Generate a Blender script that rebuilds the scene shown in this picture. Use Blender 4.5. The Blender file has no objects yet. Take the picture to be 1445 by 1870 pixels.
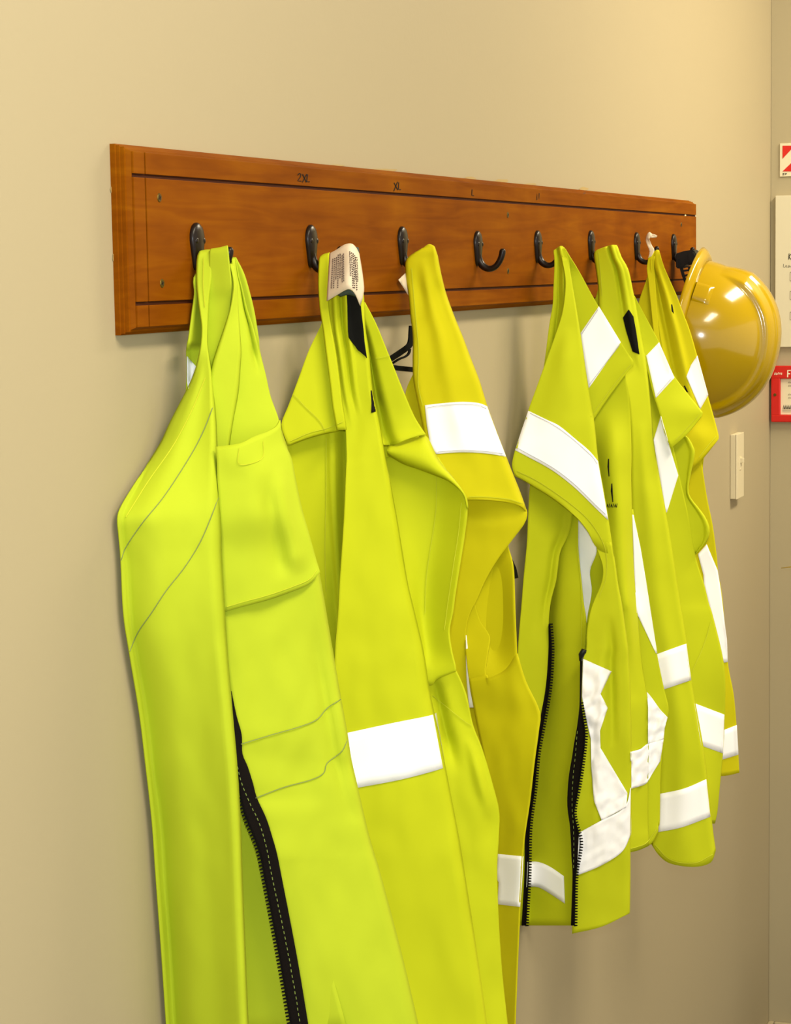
import bpy, bmesh, math, random
from mathutils import Vector, Matrix, noise
from mathutils.bvhtree import BVHTree
random.seed(7)
S = bpy.context.scene
COL = S.collection

# ------------------------------------------------------------------ camera
# world: the wall is the plane Y = 0 and runs along +X, the room is on -Y, Z is up, metres
FPX, CX, CY = 4012.0, 722.5, 935.0                       # focal length and centre for a 1445 x 1870 frame
AX = Vector((2261 - CX, 466 - CY, FPX)).normalized()     # world +X seen from the camera (right, down, forward)
DN = Vector((1315 - CX, 37250 - CY, FPX)); DN = (DN - AX * DN.dot(AX)).normalized()
UP = -DN
IN = UP.cross(AX)                                        # world +Y (into the wall)
def w_of(v):                                             # camera (right, down, forward) -> world
    return Vector((AX.dot(v), IN.dot(v), UP.dot(v)))
BOARD_T = 0.018
HOOK_Z = 1.65
CAM_Y = -(0.838 + BOARD_T)
def ray(x, y):
    return w_of(Vector((x - CX, y - CY, FPX)))
_r = ray(357, 441)                                       # screw of the first hook = (X 0, board face, HOOK_Z)
_t = (-BOARD_T - CAM_Y) / _r.y
CAM = Vector((-_r.x * _t, CAM_Y, HOOK_Z - _r.z * _t))
cd = bpy.data.cameras.new('camera'); cam = bpy.data.objects.new('camera', cd); COL.objects.link(cam)
cd.sensor_fit = 'HORIZONTAL'; cd.sensor_width = 36.0; cd.lens = 36.0 * FPX / 1445.0
cd.clip_start = 0.05
cx_, cy_, cz_ = w_of(Vector((1, 0, 0))), w_of(Vector((0, -1, 0))), w_of(Vector((0, 0, -1)))
M = Matrix((cx_, cy_, cz_)).transposed().to_4x4(); M.translation = CAM
cam.matrix_world = M
S.camera = cam

# ------------------------------------------------------------------ world, lights, exposure
W = bpy.data.worlds.new('world'); S.world = W; W.use_nodes = True
W.node_tree.nodes['Background'].inputs[0].default_value = (1.0, 0.95, 0.86, 1)
W.node_tree.nodes['Background'].inputs[1].default_value = 0.40
def area(name, loc, size, sy, power, col=(1, 0.88, 0.66), rot=(0, 0, 0)):
    l = bpy.data.lights.new(name, 'AREA'); l.shape = 'RECTANGLE'; l.size = size; l.size_y = sy
    l.energy = power; l.color = col
    o = bpy.data.objects.new(name, l); COL.objects.link(o); o.location = loc; o.rotation_euler = rot
    return o
area('ceiling_lamp_light', (-0.45, -1.05, 2.62), 1.2, 0.3, 12.5)
area('ceiling_lamp_light', (1.9, -0.95, 2.62), 1.2, 0.3, 17)
fl = bpy.data.lights.new('camera_flash', 'POINT'); fl.energy = 24; fl.shadow_soft_size = 0.012; fl.color = (0.88, 0.96, 1)
flo = bpy.data.objects.new('camera_flash', fl); COL.objects.link(flo); flo.location = CAM + cy_ * 0.07
S.view_settings.view_transform = 'Standard'; S.view_settings.look = 'None'
S.view_settings.exposure = 1.46; S.view_settings.gamma = 1.0; S.view_settings.use_curve_mapping = False

# ------------------------------------------------------------------ helpers
def srgb(r, g, b):
    f = lambda c: (c / 255 / 12.92) if c / 255 <= 0.04045 else ((c / 255 + 0.055) / 1.055) ** 2.4
    return (f(r), f(g), f(b), 1)
def mat(name, col, rough=0.6, spec=0.4, metal=0.0, noise_amt=0.0, noise_scale=20, bump=0.0, bump_scale=60, coat=0.0, bump_dist=0.002,
        trans=0.0):
    m = bpy.data.materials.new(name); m.use_nodes = True
    nt = m.node_tree; b = nt.nodes['Principled BSDF']
    b.inputs['Base Color'].default_value = col; b.inputs['Roughness'].default_value = rough
    b.inputs['Specular IOR Level'].default_value = spec; b.inputs['Metallic'].default_value = metal
    b.inputs['Coat Weight'].default_value = coat; b.inputs['Coat Roughness'].default_value = 0.06
    tc = nt.nodes.new('ShaderNodeTexCoord')
    if noise_amt:
        n = nt.nodes.new('ShaderNodeTexNoise'); n.inputs['Scale'].default_value = noise_scale; n.inputs['Detail'].default_value = 5
        mx = nt.nodes.new('ShaderNodeMix'); mx.data_type = 'RGBA'
        mx.inputs['A'].default_value = tuple(c * (1 - noise_amt) for c in col[:3]) + (1,)
        mx.inputs['B'].default_value = tuple(min(1, c * (1 + noise_amt)) for c in col[:3]) + (1,)
        nt.links.new(tc.outputs['Object'], n.inputs['Vector'])
        nt.links.new(n.outputs['Fac'], mx.inputs['Factor']); nt.links.new(mx.outputs['Result'], b.inputs['Base Color'])
    if bump:
        n2 = nt.nodes.new('ShaderNodeTexNoise'); n2.inputs['Scale'].default_value = bump_scale; n2.inputs['Detail'].default_value = 3
        bp = nt.nodes.new('ShaderNodeBump'); bp.inputs['Strength'].default_value = bump; bp.inputs['Distance'].default_value = bump_dist
        nt.links.new(tc.outputs['Object'], n2.inputs['Vector'])
        nt.links.new(n2.outputs['Fac'], bp.inputs['Height']); nt.links.new(bp.outputs['Normal'], b.inputs['Normal'])
    if trans:
        out = nt.nodes['Material Output']; tr = nt.nodes.new('ShaderNodeBsdfTranslucent'); tr.inputs['Color'].default_value = col
        ms = nt.nodes.new('ShaderNodeMixShader'); ms.inputs[0].default_value = trans
        nt.links.new(b.outputs[0], ms.inputs[1]); nt.links.new(tr.outputs[0], ms.inputs[2]); nt.links.new(ms.outputs[0], out.inputs['Surface'])
    return m
def wood_mat():
    m = mat('varnished_wood', srgb(158, 90, 24), rough=0.6, spec=0.03)
    nt = m.node_tree; b = nt.nodes['Principled BSDF']
    tc = nt.nodes.new('ShaderNodeTexCoord'); mp = nt.nodes.new('ShaderNodeMapping'); mp.inputs['Scale'].default_value = (2.2, 10, 30)
    n = nt.nodes.new('ShaderNodeTexNoise'); n.inputs['Scale'].default_value = 2.4; n.inputs['Detail'].default_value = 7; n.inputs['Distortion'].default_value = 1.4
    mp2 = nt.nodes.new('ShaderNodeMapping'); mp2.inputs['Scale'].default_value = (3, 3, 5)
    n2 = nt.nodes.new('ShaderNodeTexNoise'); n2.inputs['Scale'].default_value = 3; n2.inputs['Detail'].default_value = 3
    ad = nt.nodes.new('ShaderNodeMath'); ad.operation = 'ADD'
    ml = nt.nodes.new('ShaderNodeMath'); ml.operation = 'MULTIPLY'; ml.inputs[1].default_value = 0.5
    r = nt.nodes.new('ShaderNodeValToRGB')
    r.color_ramp.elements[0].position = 0.32; r.color_ramp.elements[0].color = srgb(108, 53, 2)
    r.color_ramp.elements[1].position = 0.70; r.color_ramp.elements[1].color = srgb(141, 82, 5)
    e = r.color_ramp.elements.new(0.5); e.color = srgb(125, 66, 3)
    nt.links.new(tc.outputs['Object'], mp.inputs['Vector']); nt.links.new(mp.outputs[0], n.inputs['Vector'])
    nt.links.new(tc.outputs['Object'], mp2.inputs['Vector']); nt.links.new(mp2.outputs[0], n2.inputs['Vector'])
    nt.links.new(n.outputs['Fac'], ad.inputs[0]); nt.links.new(n2.outputs['Fac'], ad.inputs[1])
    nt.links.new(ad.outputs[0], ml.inputs[0]); nt.links.new(ml.outputs[0], r.inputs['Fac'])
    nt.links.new(r.outputs['Color'], b.inputs['Base Color'])
    return m
def tape_mat():
    m = mat('silver_reflective_tape', (1.0, 1.0, 1.0, 1), rough=0.55, spec=0.6)
    nt = m.node_tree; b = nt.nodes['Principled BSDF']
    tc = nt.nodes.new('ShaderNodeTexCoord'); n = nt.nodes.new('ShaderNodeTexNoise'); n.inputs['Scale'].default_value = 700
    bp = nt.nodes.new('ShaderNodeBump'); bp.inputs['Strength'].default_value = 0.08; bp.inputs['Distance'].default_value = 0.0005
    nt.links.new(tc.outputs['Object'], n.inputs['Vector']); nt.links.new(n.outputs['Fac'], bp.inputs['Height'])
    nt.links.new(bp.outputs['Normal'], b.inputs['Normal'])
    return m
MT = {}
MT['wall'] = mat('cream_wall_paint', srgb(173, 160, 128), rough=0.55, spec=0.25, bump=0.12, bump_scale=160, bump_dist=0.001)
MT['wall2'] = mat('cream_side_wall_paint', srgb(174, 162, 130), rough=0.6, spec=0.25, bump=0.1, bump_scale=160, bump_dist=0.001)
MT['ceil'] = mat('ceiling_white', (0.72, 0.70, 0.64, 1), rough=0.9)
MT['floor'] = mat('grey_carpet', (0.16, 0.14, 0.11, 1), rough=0.95, noise_amt=0.2, noise_scale=200)
MT['wood'] = wood_mat()
MT['groove'] = mat('dark_groove_stain', srgb(62, 26, 8), rough=0.7, spec=0.1, noise_amt=0.15, noise_scale=30)
MT['dark'] = mat('dark_end_grain', srgb(120, 66, 20), rough=0.6, noise_amt=0.25, noise_scale=40)
MT['bronze'] = mat('dark_bronze', srgb(24, 13, 6), rough=0.33, spec=0.28, metal=0.0)
MT['screw'] = mat('dull_brass_screw', srgb(98, 78, 26), rough=0.45, metal=0.7)
MT['slot'] = mat('screw_slot', srgb(38, 24, 12), rough=0.7)
MT['lime'] = mat('lime_fabric', (0.50, 0.60, 0.024, 1), rough=0.75, spec=0.12, bump=0.05, bump_scale=18, bump_dist=0.004, trans=0.14)
MT['lime2'] = mat('lime_yellow_fabric', (0.58, 0.63, 0.012, 1), rough=0.75, spec=0.12, bump=0.05, bump_scale=18, bump_dist=0.004, trans=0.14)
MT['yellow'] = mat('yellow_fabric', (0.64, 0.59, 0.006, 1), rough=0.75, spec=0.12, bump=0.05, bump_scale=18, bump_dist=0.004, trans=0.14)
MT['tape'] = tape_mat()
MT['grey_thread'] = mat('grey_thread', (0.20, 0.25, 0.07, 1), rough=0.9)
MT['lime_thread'] = mat('yellow_thread', (0.55, 0.58, 0.02, 1), rough=0.9)
MT['zip_thread'] = mat('green_thread', (0.22, 0.30, 0.06, 1), rough=0.9)
MT['tape_thread'] = mat('tape_edge_thread', (0.45, 0.45, 0.5, 1), rough=0.9)
MT['black'] = mat('black_nylon', (0.006, 0.006, 0.005, 1), rough=0.9, spec=0.08)
MT['zip'] = mat('black_zip_tape', (0.007, 0.005, 0.004, 1), rough=0.9, spec=0.08, bump=0.3, bump_scale=900, bump_dist=0.0005)
MT['label'] = mat('label_cloth', srgb(226, 208, 178), rough=0.8, spec=0.15)
MT['label_back'] = mat('label_backing', srgb(72, 84, 80), rough=0.8, spec=0.15)
MT['ink'] = mat('ink', (0.012, 0.010, 0.008, 1), rough=0.8, spec=0.1)
MT['ink_brown'] = mat('label_print', (0.10, 0.06, 0.045, 1), rough=0.8, spec=0.1)
MT['helmet'] = mat('yellow_helmet_plastic', srgb(178, 146, 0), rough=0.14, spec=0.5, coat=0.3)
MT['plastic'] = mat('black_plastic', (0.010, 0.010, 0.009, 1), rough=0.4, spec=0.25)
MT['switch'] = mat('switch_plastic', srgb(214, 202, 168), rough=0.4, spec=0.4)
MT['paper'] = mat('paper', srgb(226, 216, 184), rough=0.8, spec=0.1)
MT['paper2'] = mat('white_paper', srgb(214, 206, 178), rough=0.7, spec=0.1)
MT['red'] = mat('red_plastic', srgb(196, 22, 8), rough=0.4, spec=0.4)
MT['red_print'] = mat('red_print', srgb(206, 30, 14), rough=0.6)
MT['white_print'] = mat('white_print', srgb(236, 226, 200), rough=0.6)
MT['leaf'] = mat('plant_leaf', srgb(170, 140, 20), rough=0.5)
MT['pot'] = mat('pot_terracotta', srgb(110, 70, 45), rough=0.8)
MT['smear'] = mat('dried_varnish', srgb(176, 152, 96), rough=0.5)
MT['chip'] = mat('bare_chip', srgb(232, 214, 160), rough=0.8)

def link(me, name, m=None, parent=None, smooth=False):
    o = bpy.data.objects.new(name, me); COL.objects.link(o)
    if m: me.materials.append(MT[m] if isinstance(m, str) else m)
    if smooth:
        for p in me.polygons: p.use_smooth = True
    if parent:
        o.parent = parent; o.matrix_parent_inverse = Matrix.Translation(-parent.location)
    return o
def obj(name, bm, m, parent=None, smooth=False):
    me = bpy.data.meshes.new(name); bmesh.ops.recalc_face_normals(bm, faces=bm.faces); bm.to_mesh(me); bm.free()
    return link(me, name, m, parent, smooth)
def tag(o, label, cat, group=None, kind=None):
    if label: o['label'] = label
    if cat: o['category'] = cat
    if group: o['group'] = group
    if kind: o['kind'] = kind
    return o
def empty(name, loc):
    o = bpy.data.objects.new(name, None); COL.objects.link(o); o.location = loc; o.empty_display_size = 0.05
    return o
def struct(o): o['kind'] = 'structure'; return o
def box(bm, lo, hi, bev=0.0):
    lo, hi = Vector(lo), Vector(hi)
    mtx = Matrix.Translation((lo + hi) / 2) @ Matrix.Diagonal((*(hi - lo), 1))
    r = bmesh.ops.create_cube(bm, size=1, matrix=mtx)
    if bev:
        es = list({e for v in r['verts'] for e in v.link_edges})
        bmesh.ops.bevel(bm, geom=es, offset=bev, segments=2, affect='EDGES', profile=0.6)
def tube(bm, pts, rad, n=8, cap=True):
    pts = [Vector(p) for p in pts]
    if not isinstance(rad, (list, tuple)): rad = [rad] * len(pts)
    rings = []; ref = None
    for i, p in enumerate(pts):
        t = (pts[min(i + 1, len(pts) - 1)] - pts[max(i - 1, 0)]).normalized()
        if ref is None: ref = t.orthogonal().normalized()
        ref = (ref - t * ref.dot(t)).normalized(); b = t.cross(ref)
        rings.append([bm.verts.new(p + (ref * math.cos(2 * math.pi * k / n) + b * math.sin(2 * math.pi * k / n)) * rad[i]) for k in range(n)])
    for a, c in zip(rings, rings[1:]):
        for k in range(n): bm.faces.new((a[k], a[(k + 1) % n], c[(k + 1) % n], c[k]))
    if cap:
        bm.faces.new(rings[0][::-1]); bm.faces.new(rings[-1])
def cat(p0, p1, p2, p3, t):
    return tuple(0.5 * (2 * b + (c - a) * t + (2 * a - 5 * b + 4 * c - d) * t * t + (3 * b - a - 3 * c + d) * t ** 3)
                 for a, b, c, d in zip(p0, p1, p2, p3))
def spline(pts, n):
    """n points evenly spaced along a Catmull-Rom curve through pts"""
    if len(pts) == 2:
        return [tuple(a + (b - a) * k / (n - 1) for a, b in zip(*pts)) for k in range(n)]
    dense = []
    for i in range(len(pts) - 1):
        p0 = pts[i - 1] if i else tuple(2 * a - b for a, b in zip(pts[0], pts[1]))
        p3 = pts[i + 2] if i + 2 < len(pts) else tuple(2 * a - b for a, b in zip(pts[-1], pts[-2]))
        for k in range(8): dense.append(cat(p0, pts[i], pts[i + 1], p3, k / 8))
    dense.append(tuple(pts[-1]))
    L = [0]
    for a, b in zip(dense, dense[1:]): L.append(L[-1] + math.hypot(b[0] - a[0], b[1] - a[1]))
    out = []; j = 0
    for k in range(n):
        s = L[-1] * k / (n - 1)
        while j < len(L) - 2 and L[j + 1] < s: j += 1
        t = 0 if L[j + 1] == L[j] else (s - L[j]) / (L[j + 1] - L[j])
        out.append(tuple(a + (b - a) * t for a, b in zip(dense[j], dense[j + 1])))
    return out
def at_d(x, y, d):                # point on the sight line that is d metres off the wall
    r = ray(x, y); return CAM + r * ((-d - CAM.y) / r.y)
def at_x(x, y, X, dmin=0.006):    # point on the sight line in the plane world-X = X, kept off the wall
    r = ray(x, y); p = CAM + r * ((X - CAM.x) / r.x)
    zb = 1.665
    lim = dmin
    if -p.y < lim: p = at_d(x, y, lim)
    if -p.y < BOARD_T + 0.004 and 1.56 < p.z < 1.75: p = at_d(x, y, BOARD_T + 0.004)
    return p

class Vest:
    """One hanging garment: an Empty at its hook that parents cloth panels, tapes, zips and stitch lines.
    Control points are (x, y, dx): a sight line plus dx, the millimetres beyond the hook along the wall."""
    def __init__(s, name, X, cloth, label, cat_):
        s.X = X; s.cloth = cloth
        s.root = empty(name, (X, -0.045, HOOK_Z - 0.02)); tag(s.root, label, cat_, 'hi-vis vests on the hook board')
        s.v = []; s.f = []; s.tree = None; s.n = 0
    def world(s, x, y, dx): return at_x(x, y, s.X + dx / 1000.0)
    def grid(s, rows, nu, nv, amp, roll, waves, seed):
        rr = []
        for r in rows:
            if isinstance(r[0], (int, float)):
                y = r[0]; q = r[1:]; pts = [(q[i], y, q[i + 1]) for i in range(0, len(q), 2)]
            else: pts = list(r)
            rr.append(spline(pts, nu))
        g = []
        for i in range(len(rr) - 1):
            a, b = rr[i], rr[i + 1]
            p = rr[i - 1] if i else [tuple(2 * u - v for u, v in zip(m_, n_)) for m_, n_ in zip(a, b)]
            d = rr[i + 2] if i + 2 < len(rr) else [tuple(2 * u - v for u, v in zip(m_, n_)) for m_, n_ in zip(b, a)]
            hgt = abs(b[nu // 2][1] - a[nu // 2][1]) + abs(b[0][1] - a[0][1])
            k = max(2, min(nv, int(hgt / 14)))
            for j in range(k): g.append([cat(p[c], a[c], b[c], d[c], j / k) for c in range(nu)])
        g.append(rr[-1])
        out = []
        for i, row in enumerate(g):
            v = i / (len(g) - 1); o = []
            for c, (x, y, dx) in enumerate(row):
                u = c / (nu - 1)
                dd = noise.noise((x * 0.012 + seed * 3.1, y * 0.006, seed)) * amp + noise.noise((x * 0.035 + seed, y * 0.018, seed * 1.7)) * amp * 0.4
                for (uc, wd, am, v0, v1) in waves:
                    f = max(0.0, min(1.0, (v - v0) / 0.12 + (1 if v0 <= 0 else 0))) * max(0.0, min(1.0, (v1 - v) / 0.12 + (1 if v1 >= 1 else 0)))
                    dd += am * math.exp(-((u - uc) / wd) ** 2) * f
                if roll[0]: dd += roll[0] * max(0, 1 - u / 0.10) ** 2
                if roll[1]: dd += roll[1] * max(0, 1 - (1 - u) / 0.10) ** 2
                o.append((x, y, dx + dd))
            out.append(o)
        return out
    def sheet(s, name, rows, m=None, nu=22, nv=6, amp=2.5, roll=(0, 0), waves=(), thick=0.0014, target=True, parent=None):
        s.n += 1
        g = s.grid(rows, nu, nv, amp, roll, waves, s.n + s.X * 7)
        return s.mesh(name, g, m or s.cloth, thick, target, parent)
    def mesh(s, name, g, m, thick, target, parent=None):
        bm = bmesh.new(); V = []
        base = len(s.v)
        for row in g:
            for (x, y, dx) in row:
                p = s.world(x, y, dx); V.append(bm.verts.new(p))
                if target: s.v.append((x, y, (p.x - s.X) * 1000))
        nu = len(g[0])
        for i in range(len(g) - 1):
            for c in range(nu - 1):
                q = (i * nu + c, i * nu + c + 1, (i + 1) * nu + c + 1, (i + 1) * nu + c)
                bm.faces.new([V[k] for k in q])
                if target: s.f.append(tuple(base + k for k in q))
        if target: s.tree = None
        me = bpy.data.meshes.new(name); bm.normal_update(); bm.to_mesh(me); bm.free()
        o = link(me, name, m, parent or s.root, True)
        if thick:
            md = o.modifiers.new('thickness', 'SOLIDIFY'); md.thickness = thick; md.offset = 0
        return o
    def hit(s, x, y):
        if s.tree is None: s.tree = BVHTree.FromPolygons([Vector(v) for v in s.v], s.f)
        h = s.tree.ray_cast(Vector((x, y, -600)), Vector((0, 0, 1)))
        return None if h[0] is None else h[0].z
    def lay(s, name, rows, m, nu=16, nv=5, off=1.6, thick=0.0006, parent=None, target=False, crinkle=0.0):
        """a patch that lies on the cloth in front, given as rows of (x, y)"""
        rr = [spline([tuple(p) for p in r], nu) for r in rows]; g = []
        for i in range(len(rr) - 1):
            a, b = rr[i], rr[i + 1]
            k = max(2, nv)
            for j in range(k): g.append([(p[0] + (q[0] - p[0]) * j / k, p[1] + (q[1] - p[1]) * j / k) for p, q in zip(a, b)])
        g.append([tuple(p[:2]) for p in rr[-1]])
        Z = [[s.hit(x, y) for (x, y) in row] for row in g]
        known = [(i, c) for i in range(len(g)) for c in range(nu) if Z[i][c] is not None]
        if not known: print('NO HIT', name, rows[0][0]); return None
        med = sorted(Z[i][c] for i, c in known)[len(known) // 2]
        out = []
        for i in range(len(g)):
            o = []
            for c in range(nu):
                z = Z[i][c]
                if z is None:
                    bi, bc = min(known, key=lambda k: (k[0] - i) ** 2 + (k[1] - c) ** 2); z = Z[bi][bc]
                x_, y_ = g[i][c][0], g[i][c][1]
                k_ = crinkle * (noise.noise((x_ * 0.09 + y_ * 0.05, y_ * 0.045 - x_ * 0.03, s.X * 9)) - 0.5) if crinkle else 0.0
                o.append((x_, y_, z - off + min(0.0, k_)))
            out.append(o)
        return s.mesh(name, out, m, thick, target, parent)
    def line(s, name, pts, m, w=1.4, off=1.8, n=None, parent=None, dash=None):
        """a row of stitches lying on the cloth"""
        L = sum(math.hypot(b[0] - a[0], b[1] - a[1]) for a, b in zip(pts, pts[1:]))
        n = n or max(6, int(L / 5)); P = spline([tuple(p) for p in pts], n)
        bm = bmesh.new(); prev = None; last = None
        for i, (x, y) in enumerate(P):
            a, b = P[max(0, i - 1)], P[min(n - 1, i + 1)]
            tx, ty = b[0] - a[0], b[1] - a[1]; l = math.hypot(tx, ty) or 1
            nx, ny = -ty / l * w / 2, tx / l * w / 2
            z = s.hit(x, y)
            if z is None: z = last
            if z is None: continue
            last = z
            v = [bm.verts.new(s.world(x + nx, y + ny, z - off)), bm.verts.new(s.world(x - nx, y - ny, z - off))]
            if prev and not (dash and i % 2): bm.faces.new((prev[0], prev[1], v[1], v[0]))
            prev = v
        if not bm.faces: bm.free(); return None
        o = obj(name, bm, m, parent or s.root)
        if dash: o['kind'] = 'stuff'
        md = o.modifiers.new('thickness', 'SOLIDIFY'); md.thickness = 0.0005
        return o
    def teeth(s, pts, side, m='black', size=6.0, step=6.4, parent=None):
        L = sum(math.hypot(b[0] - a[0], b[1] - a[1]) for a, b in zip(pts, pts[1:]))
        n = int(L / step); P = spline([tuple(p) for p in pts], n); bm = bmesh.new()
        for i, (x, y, dx) in enumerate(P):
            a, b = P[max(0, i - 1)], P[min(n - 1, i + 1)]
            tx, ty = b[0] - a[0], b[1] - a[1]; l = math.hypot(tx, ty) or 1
            tx, ty = tx / l, ty / l; nx, ny = -ty * side, tx * side
            q = [(-0.3, -1), (1, -0.55), (1, 0.55), (-0.3, 1)]
            front = []; back = []
            for (u, v) in q:
                px, py = x + nx * u * size + tx * v * step * 0.36, y + ny * u * size + ty * v * step * 0.36
                front.append(bm.verts.new(s.world(px, py, dx - 2.4))); back.append(bm.verts.new(s.world(px, py, dx + 0.6)))
            bm.faces.new(front); bm.faces.new(back[::-1])
            for k in range(4): bm.faces.new((front[k], back[k], back[(k + 1) % 4], front[(k + 1) % 4]))
        o = obj('zip_teeth', bm, m, parent or s.root); o['kind'] = 'stuff'
        return o

# ------------------------------------------------------------------ the room
XC = at_d(1406.5, 900, 0.0).x                            # the corner
bm = bmesh.new(); box(bm, (-4.0, 0.0, 0.0), (XC + 0.1, 0.1, 2.65)); struct(obj('wall_back', bm, 'wall'))
bm = bmesh.new(); box(bm, (XC, -4.0, 0.0), (XC + 0.1, -0.0005, 2.65)); struct(obj('wall_right', bm, 'wall2'))
bm = bmesh.new(); box(bm, (-4.0, -4.0, -0.05), (XC + 0.1, 0.1, 0.0)); struct(obj('floor', bm, 'floor'))
bm = bmesh.new(); box(bm, (-4.0, -4.0, 2.65), (XC + 0.1, 0.1, 2.7)); struct(obj('ceiling', bm, 'ceil'))
bm = bmesh.new(); box(bm, (-4.0, -0.012, 0.0), (XC, -0.0005, 0.09), 0.003); struct(obj('baseboard_back', bm, 'wall'))
bm = bmesh.new(); box(bm, (XC - 0.012, -4.0, 0.0), (XC - 0.0005, -0.013, 0.09), 0.003); struct(obj('baseboard_right', bm, 'wall'))

# ------------------------------------------------------------------ hook board
ZT, ZB = at_d(248, 320, BOARD_T).z, at_d(257, 554.5, BOARD_T).z       # groove centres
XL, XR = at_d(205.5, 440, 0.0).x, at_d(1254, 450, 0.0).x
BT = at_d(217, 612, 0.0).z; TOP = ZT + (ZB - BT)
board = empty('hook_board', ((XL + XR) / 2, 0, BT))
tag(board, 'long varnished wooden board with two grooves, fixed to the wall', 'hook board')
PROF = [(0, 0.0), (0, 0.0045), (0.0012, 0.005), (0.0012, 0.0078), (0.0024, 0.0082), (0.0024, 0.0115), (0.0042, 0.012), (0.0060, 0.0160)]
def board_body():
    bm = bmesh.new(); loops = []
    for ins, d in PROF:
        loops.append([bm.verts.new((x, -d, z)) for x, z in ((XL + ins, BT + ins), (XR - ins, BT + ins), (XR - ins, TOP - ins), (XL + ins, TOP - ins))])
    for a, b in zip(loops, loops[1:]):
        for k in range(4): bm.faces.new((a[k], a[(k + 1) % 4], b[(k + 1) % 4], b[k]))
    bm.faces.new(loops[-1]); bm.faces.new(loops[0][::-1])
    return bm
obj('backing_plank', board_body(), 'wood', board)
GW = 0.0030
gx1 = at_d(268.5, 420, BOARD_T).x; gx2 = at_d(1247.5, 450, BOARD_T).x + 0.012
INS = 0.0062
xs = [XL + INS, gx1 - GW / 2.4, gx1 + GW / 2.4, XR - INS]; zs = [BT + INS, ZB - GW / 2, ZB + GW / 2, ZT - GW / 2, ZT + GW / 2, TOP - INS]
for i in (0, 2):
    for j in (0, 2, 4):
        b2 = bmesh.new()
        lo = Vector((xs[i], -BOARD_T, zs[j])); hi = Vector((xs[i + 1], -0.0158, zs[j + 1]))
        box(b2, lo, hi, 0.0005); obj('raised_field', b2, 'wood', board)
b2 = bmesh.new()
for z in (ZT, ZB): box(b2, (XL + INS, -0.01625, z - GW / 2), (XR - INS, -0.0158, z + GW / 2))
box(b2, (gx1 - GW / 2.4, -0.01622, BT + INS), (gx1 + GW / 2.4, -0.0158, TOP - INS))
tag(obj('groove', b2, 'groove', board), 'dark stained grooves', None)
def on_board(x, y, off=0.0004): return at_d(x, y, BOARD_T + off)
def ink_strokes(parent, name, strokes, w, mat_, P):
    bm = bmesh.new()
    for st in strokes:
        prev = None
        for i, (x, y) in enumerate(st):
            a, b = st[max(0, i - 1)], st[min(len(st) - 1, i + 1)]
            tx, ty = b[0] - a[0], b[1] - a[1]; l = math.hypot(tx, ty) or 1
            nx, ny = -ty / l * w / 2, tx / l * w / 2
            v = (bm.verts.new(P(x + nx, y + ny)), bm.verts.new(P(x - nx, y - ny)))
            if prev: bm.faces.new((prev[0], prev[1], v[1], v[0]))
            prev = v
    return obj(name, bm, mat_, parent)
ink_strokes(board, 'size_mark', [[(544, 320), (547, 316.5), (550, 318), (549, 323), (544, 330), (551, 331)],
    [(553, 318), (560, 333)], [(560.5, 318), (552.5, 333)], [(562, 318.5), (560.5, 331.5), (566, 332)]], 1.7, 'ink', on_board)
ink_strokes(board, 'size_mark', [[(720, 333.5), (727, 347)], [(726.5, 332), (719.5, 349)], [(728.5, 333), (728, 345.5), (732.5, 346.5)]], 1.5, 'ink', on_board)
ink_strokes(board, 'size_mark', [[(862.5, 346), (862, 356.5), (866, 357.5)]], 1.3, 'ink', on_board)
ink_strokes(board, 'size_mark', [[(981, 365), (981, 354), (985, 364), (985, 353)]], 1.2, 'ink', on_board)
ink_strokes(board, 'size_mark', [[(1070, 350.5), (1066, 351), (1070, 353), (1065.5, 354)]], 1.0, 'ink_brown', on_board)
def disc(bm, c, r, n=14, ax=Vector((0, -1, 0)), h=0.0006):
    M_ = Matrix.Translation(c) @ ax.to_track_quat('Z', 'Y').to_matrix().to_4x4()
    bmesh.ops.create_cone(bm, cap_ends=True, segments=n, radius1=r, radius2=r * 0.8, depth=h * 2, matrix=M_)
for (x, y) in ((291, 361), (296, 517.5), (927.5, 392.5), (928, 495), (1244.5, 410)):
    p = at_d(x, y, BOARD_T)
    b2 = bmesh.new(); disc(b2, p, 0.0042); so = obj('screw', b2, 'screw', board)
    b2 = bmesh.new()
    for a in (0.5, 0.5 + math.pi / 2):
        dx, dz = math.cos(a) * 0.0022, math.sin(a) * 0.0022
        q = p + Vector((0, -0.00075, 0)); t = Vector((-dz, 0, dx)) * 0.28
        e = Vector((dx, 0, dz))
        b2.faces.new([b2.verts.new(q + k) for k in (e + t, e - t, -e - t, -e + t)])
    obj('screw_slot', b2, 'slot', so)
c0 = at_d(1250.5, 393.5, 0.0150)
b2 = bmesh.new(); bmesh.ops.create_icosphere(b2, subdivisions=2, radius=0.0035, matrix=Matrix.Translation(c0) @ Matrix.Diagonal((1.6, 0.7, 0.8, 1))); obj('bare_chip', b2, 'chip', board)

rs_ = random.Random(11)
for (x, y, w, h) in ((700, 299, 26, 5), (612, 285, 18, 4), (860, 320, 10, 5), (915, 327, 16, 6), (970, 334, 12, 3), (1066, 345, 9, 6), (480, 274, 14, 3), (206, 345, 4, 16), (209, 470, 4, 12)):
    pts = []
    for k in range(14):
        a = 2 * math.pi * k / 14; r = 0.7 + 0.5 * rs_.random(); pts.append(at_d(x + w * r * math.cos(a), (y if x < 250 else 264 + (x - 206) * 0.0945) + 0.6 * h * r * math.sin(a), 0.0006))
    b2 = bmesh.new(); b2.faces.new([b2.verts.new(p) for p in pts]); obj('varnish_smear', b2, 'smear', board)

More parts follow.
